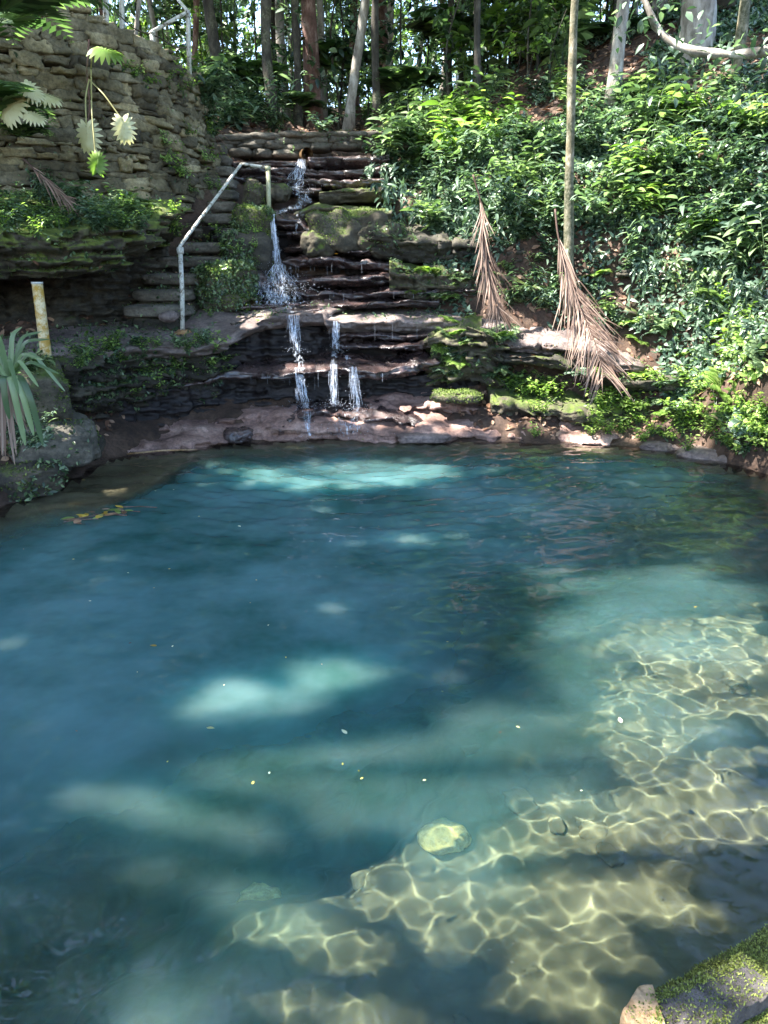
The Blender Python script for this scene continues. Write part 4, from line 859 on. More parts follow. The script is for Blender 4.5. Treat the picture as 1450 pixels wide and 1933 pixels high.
def tree(px, py, Y, r, bark, label, lean=0., H=14, wav=.12, group=None, crown=True, veil=None, base=None, topx=None):
    b = P(px, py, Y) if base is None else np.array(base, float); g = drop(b[0], b[1]); b[2] = min(b[2], g[2]) - .05
    t = empty('tree', b); tag(t, label, 'tree', group); n = 26; z = np.linspace(0, H, n); ph = random.uniform(0, 6)
    q = np.stack([b[0] + lean * z / 4 + wav * np.sin(z * .9 + ph) - wav * math.sin(ph), b[1] + wav * .7 * np.cos(z * .7 + ph) - wav * .7 * math.cos(ph), b[2] + z], -1)
    rad = r * (1 - .45 * z / H) * (1 + .5 * np.exp(-z / .3)); parts = [tube(q, rad, 14, True, r * .22, int(px))]
    build('trunk', *join(parts), M[bark], t); lb = []
    for i in range(5):
        k = 13 + 2 * i; a = random.uniform(0, 6.28); e = q[k] + np.array([math.cos(a) * 1.8, math.sin(a) * 1.8, 1.4]); lb.append(limb(q[k], e, rad[k] * .5, i))
    build('limbs', *join(lb), M[bark], t)
    if crown:
        c = random.choice(CROWN).copy(); C.objects.link(c); c.parent = t; c.location = [float(a) for a in (q[-1] - b) * [1, 1, 0]]; c.rotation_euler.z = random.uniform(0, 6.28)
        s_ = random.uniform(.8, 1.15); c.scale = (s_, s_, H / 14)
    if veil:
        c = random.choice(VEIL).copy(); C.objects.link(c); c.parent = t; c.name = 'vine_leaves'; c.rotation_euler.z = random.uniform(0, 6.28); c.scale = (veil, veil, random.uniform(.7, 1))
        c.location = (lean, 0, random.uniform(-.5, .5))
    return t
for a in [(1088,405,9.75,.056,'bark_moss','tall slender mossy trunk standing on the slope right of the falls',-.2,13,.03),
          (1155,215,12.2,.10,'bark_pale','grey lichened trunk behind the mossy trunk',.0,14,.05),
          (1308,180,12.6,.24,'bark_pale','thick pale trunk at the upper right',-.12,14,.1),
          (1368,270,11.5,.07,'bark_moss','thin mossy trunk at the right with sprouting leaves',.0,12,.06),
          (418,205,15.5,.11,'bark_dark','dark vine covered trunk above the stone stairs',.0,14,.1,None,True,.5),
          (524,252,15,.10,'bark_dark','dark twisting trunk behind the low wall, left of the falls',-.08,14,.18),
          (541,225,17,.09,'bark_pale','pale grey trunk just right of the twisting dark one',.02,14,.06),
          (562,248,15.4,.075,'bark_dark','straight dark trunk left of the reddish trunk',.08,14,.05),
          (594,245,16,.15,'bark_red','thick reddish brown trunk in the middle of the forest',.0,15,.04),
          (612,235,17.5,.07,'bark_pale','slim pale trunk close right of the reddish trunk',.0,14,.05),
          (657,248,15.2,.085,'bark_pale','pale leaning trunk that bends to the right',.16,14,.16),
          (713,250,15,.07,'bark_dark','slim black trunk right of the pale leaning trunk',-.01,14,.04),
          (724,185,21,.16,'bark_red','pinkish trunk further back behind the slim black trunk',.0,15,.1),
          (739,215,18.5,.06,'bark_pale','thin pale sapling trunk tilting right',.13,12,.06),
          (905,200,13.5,.06,'bark_dark','thin dark trunk at the crest above the falls bank',.04,12,.08),
          (845,105,17,.07,'bark_dark','pair member: thinner dark trunk left on the crest',.02,12,.06),
          (872,120,18,.06,'bark_dark','dark straight stem between the crest trunks',.0,12,.05)]:
    tree(*a, **({'crown': False} if a[0] in (1088, 1368, 1308) else {}))
GP = 'slender trees deep in the forest'; rr = random.Random(21)
for i in range(54):
    Yd = rr.uniform(17, 38); x = rr.uniform(-.52, .42) * Yd - 1; 
    if x > 1.5 and Yd < 20: continue
    tree(0, 0, 0, rr.uniform(.02, .10), rr.choice(['bark_pale', 'bark_dark', 'bark_moss', 'bark_red', 'bark_pale']), 'slender trunk among many deep in the forest behind the falls', rr.gauss(0, .05), rr.uniform(11, 15), rr.uniform(.03, .18), GP, True, rr.choice([None, .6, .9, .8]), (x, Yd, 30))
for i in range(9):
    tree(0, 0, 0, rr.uniform(.06, .16), rr.choice(['bark_pale', 'bark_moss', 'bark_dark']), 'trunk on the upper right slope among the undergrowth', rr.gauss(0, .04), 13, .08, 'trees on the upper right slope', True, rr.choice([None, .6]), (rr.uniform(3, 9), rr.uniform(13.5, 20), 30))
# branch crossing the upper right
q = smoothline([P(1205, -30, 9.5), P(1240, 60, 9.4), P(1290, 95, 9.2), P(1370, 105, 9.0), P(1500, 92, 8.6), P(1800, 60, 8.2)], 30)
t = empty('crooked_branch_tree', P(1800, 60, 8.2)); tag(t, 'crooked pale branch reaching across the top right corner', 'branch')
V, F = tube(q, np.linspace(.03, .075, 30), 10, True, .02, 4); build('branch', V, F, M['bark_pale'], t)
n = 340; a = rng.integers(0, 30, n); V, F, v = leaves(q[a] + rng.normal(size=(n, 3)) * [.25, .2, .2], rdir(n, -.4), nrm(rdir(n) * .5 + [0, 0, 1]), rng.uniform(.08, .15, n), T_OVAL); build('leaves', V, F, M['leaf_teal'], t, var=v)

# saplings and shrubs of the understorey
def sapling(h, r):
    T_ = [tube(smoothline([(0, 0, -.1), (r.normal() * .15, r.normal() * .15, h * .5), (r.normal() * .3, r.normal() * .3, h)], 12), np.linspace(.025, .008, 12), 5, False)]; Ls = []
    for i in range(int(h * 7)):
        z = r.uniform(.25, 1) * h; a = r.uniform(0, 6.28); l = r.uniform(.3, .8) * (1.15 - .5 * z / h); e = np.array([math.cos(a) * l, math.sin(a) * l, z + r.uniform(-.1, .2)]); s0 = np.array([0, 0, z - .1])
        T_.append(tube(smoothline([s0, (s0 + e) / 2 + [0, 0, .06], e], 5), .005, 3, False)); k = 14; tt = r.uniform(.3, 1.1, k)[:, None]; pp = s0 + (e - s0) * tt + r.normal(size=(k, 3)) * .05
        d = nrm(nrm(e - s0) + r.normal(size=(k, 3)) * .6 + [0, 0, -.3]); Ls.append(leaves(pp, d, nrm(r.normal(size=(k, 3)) * .35 + [0, 0, 1]), r.uniform(.10, .2, k), T_OVAL))
    V, F, v = joinv(Ls); sv, sf = join(T_); return [('foliage', V, F, v, 'leaf_forest'), ('stem', sv, sf, np.full(len(sv), .2), 'bark_dark')]
K_sap = Kinds('sapling', [proto([(a, b, c, d, ('leaf_forest', 'leaf_teal', 'leaf_green', 'leaf_forest', 'leaf_bright')[i] if a == 'foliage' else e) for a, b, c, d, e in sapling(h, _r)], 'sapling') for i, h in enumerate((2.2, 3.0, 3.8, 4.6, 2.6))])
for i in range(165):
    Yd = rr.uniform(14.2, 34); x = rr.uniform(-.5, .45) * Yd - .5
    if Yd < 15.5 and -2.5 < x < 1: continue
    sidx = rr.choice([0, 1, 2, 3, 3, 0, 1, 4] if Yd > 17 else [0, 1]); K_sap.place(drop(x, Yd) - [0, 0, .05], rr.uniform(0, 6.28), rr.uniform(.7, 1.3), 'leafy sapling of the forest understorey behind the low wall', 'sapling', 'saplings in the forest understorey', idx=sidx)
for i in range(34):
    x = rr.uniform(1.2, 8); Yd = rr.uniform(13.0, 19); K_sap.place(drop(x, Yd), rr.uniform(0, 6.28), rr.uniform(.5, .95), 'leafy sapling on the upper right slope', 'sapling', 'saplings on the upper right slope', idx=rr.choice([0, 1, 2, 4]))
zone(K_broad, [(380,180),(760,200),(760,250),(400,250)], 38, .7, 1.5, 'leafy undergrowth plant on the forest floor behind the low wall', 'plant', 'undergrowth behind the low wall', .2)
n = 46000; Yd = rng.uniform(30, 52, n); x = rng.uniform(-36, 34, n); z = 4 + rng.random(n) ** 1.2 * 22; q = np.stack([x, Yd, z], -1); k = fbm(q * [.35, .35, .25], 61, 3) > -.25; q = q[k]; n = len(q)
V, F, v = leaves(q, rdir(n, -.4), rdir(n, .8), rng.uniform(.3, .8, n), T_SMALL); o = build('distant_forest', V, F, M['leaf_forest'], var=v, smooth=False); tag(o, 'hazy green mass of far forest foliage behind the trunks', 'forest', kind='stuff')

# ------------------------------------------------------------------ unseen canopy added to cast shade, gaps cut to shape the sun patches
LIT = []
for px, py, r_ in ((500,880,.45),(600,885,.6),(700,885,.5),(1000,1090,.2),(1090,1110,.25),(780,890,.4),(610,1370,.42),(530,1430,.42),(440,1500,.38),(350,1580,.32),(290,1650,.26),(380,1640,.26),(480,1550,.30),(1180,1190,.25),(1350,1160,.3)):
    LIT.append((G(px, py), r_))
_rl = random.Random(12)
SHAL = [(np.array(G(a, b)[:2]) * 1.27 + [-.41, -.03]) for a, b in ((290,1880),(430,1710),(620,1610),(800,1570),(960,1450),(1090,1250),(1180,1170),(1500,1130),(1700,1500),(1500,1700),(1150,2080),(380,2080))]
BEAM = [G(a, b)[:2] for a, b in ((470,1320),(690,1350),(600,1480),(470,1630),(340,1760),(190,1700),(320,1520),(410,1400))]
SPLASH = [G(a, b)[:2] for a, b in ((400,868),(830,866),(800,925),(480,935))]
for px, py, r_ in ((860,775,.3),(930,775,.35),(1010,765,.3),(1140,790,.35),(1230,790,.35),(1130,660,.35),(1080,560,.2),(1340,480,.5),(1330,350,.45),(1400,560,.4),(1420,700,.4),(1400,800,.35),(1220,260,.4),(1150,330,.25),(1090,250,.25),(1085,120,.3),(780,310,.32),(820,260,.25),(745,330,.25),
                   (985,90,.9),(900,110,.8),(1040,60,.8),(640,398,.18),(700,395,.2),(480,372,.12),(430,595,.18),(330,635,.22),(480,580,.12),(80,170,.3),(180,245,.22),(235,240,.16),(100,415,.3),(200,400,.25),(330,445,.18),(920,640,.25),(870,620,.15),(930,560,.2),(600,370,.2),(560,300,.15),(610,790,.2),(690,780,.18),(560,640,.12),(630,640,.12),
                   (75,600,.18),(1400,1850,.3),(1290,1880,.25),(30,640,.2),(110,800,.2),(250,640,.2),(660,200,.4),(600,150,.4),(450,200,.4),(1250,560,.3),(1180,450,.3),(1300,250,.5),(1400,300,.5),(1280,420,.45),(1420,420,.5),(1200,380,.35),(1300,620,.4),(1350,700,.4),(1280,780,.4),(1010,330,.3),(960,260,.3),(60,440,.35),(160,450,.35),(250,430,.3),(130,700,.2),(780,820,.3),(1080,720,.3),(390,610,.2),(690,600,.2)):
    p, nn = hit(px, py)
    if p is not None: LIT.append((p, r_))
for k in range(190):
    px, py = (_rl.uniform(1080, 1450), _rl.uniform(200, 830)) if k < 120 else (_rl.uniform(720, 1080), _rl.uniform(240, 460)) if k < 148 else (_rl.uniform(0, 320), _rl.uniform(150, 480)) if k < 172 else (_rl.uniform(100, 1000), _rl.uniform(580, 820))
    p, nn = hit(px, py)
    if p is not None: LIT.append((p, _rl.uniform(.14, .38) if k < 172 else _rl.uniform(.08, .18)))
n = 52000; cz = rng.uniform(8.5, 13, n); cp = np.stack([rng.uniform(-6.5, 9, n), rng.uniform(-2.5, 22, n), np.zeros(n) + 1.], -1) + SUN * ((cz - 1) / SUN[2])[:, None]
cl = fbm(cp * .45, 55, 3); keep = ((rng.random(n) < .3) | ((cp - SUN * ((cp[:, 2:] - 0) / SUN[2]))[:, 1] < 8.6))
for T_, r_ in LIT:
    w = cp - T_; t_ = w @ SUN; dist = np.linalg.norm(w - t_[:, None] * SUN, axis=1); keep &= rng.random(n) > 1.02 * np.exp(-(dist / (r_ * 1.1 + .08)) ** 3.5)
land = cp - SUN * (cp[:, 2:] / SUN[2]); sh = np.array([inpoly(a, b, SHAL) for a, b in land[:, :2]])
gap = (fbm(land * [1.1, 1.5, 0] + 7, 88, 3) < .55); keep &= ~(sh & (rng.random(n) < np.where(gap, .975, .80)))
bm = np.array([inpoly(a, b, BEAM) or inpoly(a, b, SPLASH) for a, b in land[:, :2]]); keep &= ~(bm & (rng.random(n) < .96))
cp = cp[keep]; n = len(cp); roots = np.array([(-7.5, 1.5), (-8.5, 7), (-7, 12.5), (-9.5, -2), (-9, 18), (6.5, 19)]); own = np.argmin(np.hypot(cp[:, None, 0] - roots[None, :, 0] - 1, cp[:, None, 1] - roots[None, :, 1]), 1)
for k, (rx, ry) in enumerate(roots):  # unseen trees added to carry the thinned shade leaves
    s_ = own == k
    if s_.sum() < 20: continue
    b = drop(rx, ry); t = empty('added_canopy_tree', b); tag(t, ['tall unseen shade tree added left of the near end of the pool', 'tall unseen shade tree added behind the left cave rock', 'tall unseen shade tree added left of the retaining wall', 'tall unseen shade tree added left of the viewer', 'tall unseen shade tree added in the forest left of the stairs', 'tall unseen shade tree added at the top of the right slope'][k], 'tree')
    q = smoothline([b, b + [.3, .2, 5], b + [.2, .5, 11]], 20); build('trunk', *tube(q, np.linspace(.28, .14, 20), 14, True, .05, k), M['bark_pale'], t)
    cpk = cp[s_]; lb = [limb(q[13], cpk[j], .045, j) for j in range(0, len(cpk), max(1, len(cpk) // 7))]; build('limbs', *join(lb), M['bark_pale'], t)
    m_ = len(cpk); V, F, v = leaves(cpk, rdir(m_, -.3), nrm(rdir(m_) * .45 + [0, 0, 1]), rng.uniform(.3, .6, m_), T_OVAL); build('crown', V, F, M['leaf_forest'], t, var=v)

# ------------------------------------------------------------------ handrails and posts
def bent(pts, r, n=12, k=60, rr=.04):
    """polyline with small rounded corners"""
    pts = np.asarray(pts, float); q = []
    for i, p in enumerate(pts):
        if 0 < i < len(pts) - 1:
            a = nrm(pts[i - 1] - p); b = nrm(pts[i + 1] - p)
            for t in np.linspace(0, 1, 7): q.append((1 - t) ** 2 * (p + a * rr) + 2 * t * (1 - t) * p + t * t * (p + b * rr))
        else: q.append(p)
    return tube(np.array(q), r, n)
b1 = P(343, 612, 8.95); b1[2] = drop(b1[0], b1[1])[2] - .03; t1 = P(340, 470, 8.95); t2 = P(456, 309, 11.0); t3 = P(506, 319, 10.85); b3 = P(508, 412, 10.85)
rail = empty('handrail', b1); tag(rail, 'bent white pipe handrail of the stone staircase, peeling at its foot', 'handrail')
build('post', *bent([b1, b1 * .5 + t1 * .5 + [.01, 0, 0], t1 + [0, 0, -.02]], .027), M['pipe'], rail)
build('rail', *bent([t1 + [-.005, -.01, -.03], t1 + [0, 0, .03], t2, t3 + [0, 0, .015]], .020), M['pipe'], rail)
build('post', *bent([t3, b3 + [0, 0, -.08]], .031), M['pipe_cream'], rail)
build('joint', *tube([t3 + [0, 0, -.02], t3 + [0, 0, .035]], .037, 14), M['pipe_cream'], rail)
build('joint', *tube([t1 + [0, 0, -.05], t1 + [0, 0, .02]], .040, 14), M['pipe'], rail)
V, F = stone(b1 + [0, 0, .03], rotz(.3), (.22, .2, .10), 6, .6, .2, 3); build('footing', V, F, M['orange_stone'], rail)
u0 = P(357, 126, 11.4); u1 = P(355, 22, 11.4); u2 = P(287, 62, 10.9); u3 = P(287, 100, 10.9); u4 = P(318, -22, 11.8)
up = empty('upper_handrail', u0); tag(up, 'white pipe railing above the retaining wall by the forest', 'handrail')
build('post', *tube([u0 - [0, 0, .15], u0 * .5 + u1 * .5, u1 + [0, 0, .02]], .030), M['pipe'], up); build('post', *tube([u3 - [0, 0, .2], u2], .028), M['pipe'], up)
build('rail', *bent([u4, u1, u2 + [0, 0, .01]], .022, rr=.06), M['pipe'], up)
build('joint', *stone(u2, rotz(0), (.09, .09, .09), 6, .9, .1, 2), M['pipe'], up)
for px, py0, py1, Y_, r_, lab, nm in ((201, 62, -60, 10.9, .038, 'left white post in the top left corner', 'fence_post'), (231, 66, -60, 11.1, .033, 'white post right of the thicker one in the top left corner', 'fence_post'), (256, 66, -60, 11.3, .030, 'leaning pale pole between the white posts and the upper handrail', 'pole')):
    a = P(px, py0, Y_); b = P(px + (14 if nm == 'pole' else -2), py1, Y_); o = build(nm, *tube(np.array([a - [0, 0, .3], a, (a + b) / 2, b]), r_), M['pipe' if nm != 'pole' else 'bark_pale']); tag(o, lab, 'post')
a, b = P(200, 5, 10.85), P(300, 70, 11.2); c2 = P(356, 90, 11.4); o = build('rope', *tube(smoothline([a, (a + b) / 2 - [0, 0, .1], b, (b + c2) / 2 - [0, 0, .06], c2], 30), .008, 6), M['bark_dark']); tag(o, 'thin sagging rope strung between the posts above the retaining wall', 'rope')
y0 = P(90, 692, 7.35); y1 = P(70, 533, 7.35); yp = empty('yellow_post', y0); tag(yp, 'short yellow and white weathered post at the path edge on the left', 'post')
build('shaft', *tube([y0 - [0, 0, .2], y0, (y0 + y1) / 2, y1], [.052, .052, .051, .050], 20), M['yellow_post'], yp); build('band', *tube([y1 + [0, 0, -.015], y1 + [0, 0, .004]], .053, 20), M['pipe'], yp)
a, b = P(98, 690, 7.3), P(106, 775, 7.25); o = build('thin_stake', *tube([a, b], .012), M['pipe_cream']); tag(o, 'thin pale stake below the yellow post', 'stake')

# ------------------------------------------------------------------ dead palm fronds
def frond(name, label, pts, w, n=60, m='dead_frond', out=(0, -1, .2), rev=False, group=None, droop=.5, ang=.45, wprof=None):
    q = smoothline(pts, 40); base = q[0]; t = empty(name, base); tag(t, label, 'palm frond', group)
    build('midrib', *tube(q, np.linspace(.013, .003, 40), 6), M[m], t); tt = np.linspace(.16, .99, n); pp = np.stack([np.interp(tt, np.linspace(0, 1, 40), q[:, c]) for c in range(3)], -1)
    g = nrm(np.gradient(q, axis=0)); tg = nrm(np.stack([np.interp(tt, np.linspace(0, 1, 40), g[:, c]) for c in range(3)], -1)); sd = nrm(np.cross(tg, out)); Vs = []; Fs = []; vs = []; o = 0
    for sg in (1, -1):
        for i in range(n):
            l = w * ((wprof or (lambda x: .55 + .5 * math.sin(math.pi * x ** 1.1)))(tt[i])) * random.uniform(.6, 1.12); aa = (ang * (.35 + .65 * ss(.2, .75, tt[i])) + random.gauss(0, .13)); d = tg[i] * math.cos(aa) + sd[i] * sg * math.sin(aa) + np.array(out) * random.uniform(-.05, .18)
            s_ = np.linspace(0, 1, 7)[:, None]; line = pp[i] + d * l * s_ + np.array([0, 0, -droop * l * .35]) * s_ ** 2 + rng.normal(size=3) * .035 * s_ ** 1.5
            nn_ = nrm(np.cross(d, out)); wd = .0052 * np.sin(math.pi * (.12 + .86 * s_)) ** .7
            V = np.concatenate([line + nn_ * wd, line - nn_ * wd + np.array(out) * wd * .8]); k = np.arange(6); F = np.stack([k, k + 1, k + 8, k + 7], -1); Vs.append(V); Fs.append(F + o); vs.append(np.full(14, random.random())); o += 14
    build('leaflets', np.concatenate(Vs), np.concatenate(Fs), M[m], t, var=np.concatenate(vs)); return t
def off(p, k=.12): p = np.array(p, float); d = nrm(np.array([0, 0, CAM_H]) - p); return p + d * k
def H_(px, py, k=.12, Ydef=9.3):
    p, nn = hit(px, py); return off(p if p is not None and p[1] < 12 else P(px, py, Ydef), k)
frond('palm_frond', 'large dead pinkish palm frond draped over the right ledge', [P(1048,395,9.2),P(1052,440,9.1),P(1072,520,8.95),P(1100,590,8.8),P(1125,650,8.6),P(1142,712,8.42)], .62, 78, ang=.62)
frond('palm_frond', 'smaller dead palm frond hanging above the main ledge right of the falls', [P(893,330,9.75),P(908,380,9.7),P(912,440,9.6),P(922,520,9.5),P(944,598,9.4)], .46, 62, ang=.36, wprof=lambda x: .75 + .3 * x - .4 * max(0, x - .8))
frond('palm_frond', 'dead palm frond hanging behind the retaining wall at the top of the stairs', [P(402,160,12.2),P(392,178,12.1),P(386,205,12.1),P(388,260,12.0)], .5, 26, ang=.5)
frond('palm_frond', 'dry brown frond lying across the plants at the foot of the wall', [P(45,300,8.5),P(80,335,8.4),P(115,365,8.3),P(135,388,8.2)], .35, 22, ang=.25)

# ------------------------------------------------------------------ split leaved climbers
def split_leaf(c, d, n_, L, m, name, parent):
    d = nrm(d); n_ = nrm(n_); s = nrm(np.cross(n_, d)); n_ = np.cross(d, s); ps = []; ds = []; sz = []
    Vs = []; Fs = []; o = 0
    for sg in (1, -1):
        for k in range(8):
            t = .03 + .085 * k; a = 2.5 - .30 * k; l = L * (.74 - .045 * abs(k - 2.5)) * (1 if k < 7 else .8); dd = d * math.cos(a) + s * sg * math.sin(a)
            b = c + d * L * t; e = b + dd * l * .5; w0 = L * .098; sr = np.linspace(0, 1, 5)[:, None]
            cen = b + dd * l * sr * .85 + d * L * .05 * sr ** 2 - n_ * L * .10 * sr ** 2; wd = w0 * np.array([.9, 1.0, .95, .72, .15])[:, None]; pr_ = nrm(np.cross(n_, dd))
            cen = cen - n_ * L * .16 * sr ** 2.5 * (.5 + .5 * random.random()); V = np.concatenate([cen + pr_ * wd - n_ * wd * .3, cen - pr_ * wd + n_ * wd * .3]); i = np.arange(4); Fs.append(np.stack([i, i + 1, i + 6, i + 5], -1) + o); Vs.append(V); o += 10
    V = np.concatenate(Vs); build(name, V, np.concatenate(Fs), M[m], parent, var=np.full(len(V), .6) + rng.normal(size=len(V)) * .05)
def climber(label, top, items, m):
    t = empty('split_leaf_climber', top); tag(t, label, 'climber')
    for (c, L, dd, nn_) in items:
        c = np.array(c); mid = (top + c) / 2 + [0, -.05, .05]; build('stalk', *tube(smoothline([top, mid, c], 14), .008, 6), M['cream_leaf'], t); split_leaf(c, dd, nn_, L, m, 'leaf', t)
climber('dangling climber with two large cream split leaves on the retaining wall', P(168, 150, 9.55), [(P(163,240,9.3), .27, (.0, 0, -1), (-.1, -1, .15)), (P(232,228,9.35), .24, (.1, 0, -1), (.3, -1, .3))], 'cream_leaf')
climber('pale split leaves of a climber beside the palm at the left edge', P(45, 220, 8.4), [(P(30,190,8.2), .26, (-.5, 0, -.6), (0, -1, .6)), (P(80,180,8.3), .2, (.8, 0, -.2), (0, -.7, .9)), (P(50,160,8.2), .2, (.5, 0, -.5), (.1, -.8, .8)), (P(55,215,8.2), .17, (.8, 0, -.3), (0, -.8, .8))], 'cream_leaf')
climber('green split leaf jutting from the top of the retaining wall', P(172, 130, 9.6), [(P(185,92,9.4), .30, (.9, 0, -.2), (0, -.6, .9)), (P(183,320,9.1), .2, (.1, 0, 1), (.1, -1, .1))], 'leaf_bright')
o = build('hanging_root', *tube(smoothline([P(168,75,9.6), P(164,140,9.6), P(170,200,9.5), P(165,240,9.4)], 24), np.linspace(.012, .007, 24), 7, True, .003), M['bark_red']); tag(o, 'brown aerial root hanging down the retaining wall', 'root')

# ------------------------------------------------------------------ bromeliad at the left edge
bc = P(18, 712, 5.6); br = empty('bromeliad', bc); tag(br, 'big strap leaved bromeliad with dry lower leaves at the left edge', 'bromeliad')
def strap(b, pts, w, m, name):
    q = smoothline(pts, 18); g = nrm(np.gradient(q, axis=0)); s = nrm(np.cross(g, [.2, -.6, .7])); t = np.linspace(0, 1, 18)[:, None]; wd = w * (1 - .3 * t) * np.clip((1.02 - t) * 6, 0, 1) ** .6; u = np.cross(s, g)
    V = np.concatenate([q + s * wd - u * wd * .35, q, q - s * wd - u * wd * .35]); i = np.arange(17); F = np.concatenate([np.stack([i, i + 1, i + 19, i + 18], -1), np.stack([i + 18, i + 19, i + 37, i + 36], -1)]); build(name, V, F, M[m], br, var=np.full(len(V), random.uniform(.3, .9)))
for (dx, dz, dy, w) in ((.34,.26,0,.019),(.32,.12,-.1,.02),(.42,.02,-.1,.017),(.30,-.06,-.2,.018),(.36,-.14,.1,.016),(.10,.34,.1,.022),(-.02,.34,-.1,.022),(-.2,.3,0,.02),(-.32,.15,-.1,.02),(.2,.3,.2,.018),(-.4,0,0,.02),(.2,-.1,-.3,.018)):
    strap(bc, [bc, bc + [dx * .45, dy * .5, abs(dz) * .6 + .12], bc + [dx, dy, dz + .02]], w, 'leaf_green', 'leaf')
for (dx, dz) in ((.11,-.42),(.15,-.5),(.06,-.5),(.0,-.3)):
    strap(bc, [bc, bc + [dx * .9, -.1, .03], bc + [dx * 1.3, -.12, -.15], bc + [dx * 1.5, -.1, dz]], .026, 'leaf_green', 'leaf')
for i in range(16):
    dx = random.uniform(-.12, .12); strap(bc, [bc, bc + [dx * .5, -.05, -.1], bc + [dx + random.uniform(-.04, .04), -.05, random.uniform(-.35, -.68)]], .011, 'dead_frond', 'dead_leaf')

# ------------------------------------------------------------------ falling water
def film_mat():
    m, N, L, p = mat('water_film'); p.inputs['Base Color'].default_value = (.80, .88, 1, 1); p.inputs['Roughness'].default_value = .15; p.inputs['Specular IOR Level'].default_value = .8
    a = N.new('ShaderNodeAttribute'); a.attribute_name = 'var'; n1 = noise(N, L, 1, 3, .6, stretch=(75, 30, 7)); n2 = noise(N, L, 1, 2, .5, stretch=(22, 22, 9))
    q = mth(N, L, 'ADD', mth(N, L, 'MULTIPLY', n1.outputs[0], .7), mth(N, L, 'MULTIPLY', n2.outputs[0], .5)); q = mth(N, L, 'SUBTRACT', mth(N, L, 'ADD', q, a.outputs['Fac']), 1.0); q = mth(N, L, 'MULTIPLY', q, 4.5, None, True); q = mth(N, L, 'MULTIPLY', q, .82)
    t = N.new('ShaderNodeBsdfTransparent'); x = N.new('ShaderNodeMixShader'); L.new(q, x.inputs[0]); L.new(t.outputs[0], x.inputs[1]); L.new(p.outputs[0], x.inputs[2]); L.new(x.outputs[0], N['Material Output'].inputs[0]); return m
M['film'] = film_mat()
def film(pts, ws, dens, seed=0, thick=.02):
    """closed thin curtain of water following pts (x, y, z), ws = half widths"""
    pts = np.asarray(pts, float); n = 36; d = np.concatenate([[0], np.cumsum(np.linalg.norm(np.diff(pts, axis=0), axis=1))]); t = np.linspace(0, d[-1], n)
    q = np.stack([np.interp(t, d, pts[:, k]) for k in range(3)], -1); w = np.interp(t, d, ws); m = 17; s_ = np.linspace(-1, 1, m); out = []; va = []
    for side in (1, -1):
        x = q[:, None, 0] + w[:, None] * s_ ; V = np.stack([x, np.broadcast_to(q[:, None, 1], x.shape), np.broadcast_to(q[:, None, 2], x.shape)], -1).copy()
        V[..., 1] += -side * thick * np.cos(s_ * math.pi / 2) + .02 * vn(np.stack([x * 14, x * 0, V[..., 2] * 3], -1), seed); V[..., 2] += .012 * vn(V * 9, seed + 2)
        V[..., 0] += .025 * vn(np.stack([x * 3, x * 0 + seed, V[..., 2] * 5], -1), seed + 1); out.append(V.reshape(-1, 3)); e = 1 - np.abs(s_) ** 2.2; va.append((dens * (.55 + .45 * e)[None] * np.ones((n, 1)) * (.9 + .2 * np.minimum(1, t / d[-1] * 4))[:, None] - (1 - np.minimum(1, e * 2.5)) * .4).ravel())
    i = np.arange(n * m).reshape(n, m); F = np.stack([i[:-1, :-1], i[:-1, 1:], i[1:, 1:], i[1:, :-1]], -1).reshape(-1, 4); return np.concatenate(out), np.concatenate([F, F[:, ::-1] + n * m]), np.concatenate(va)
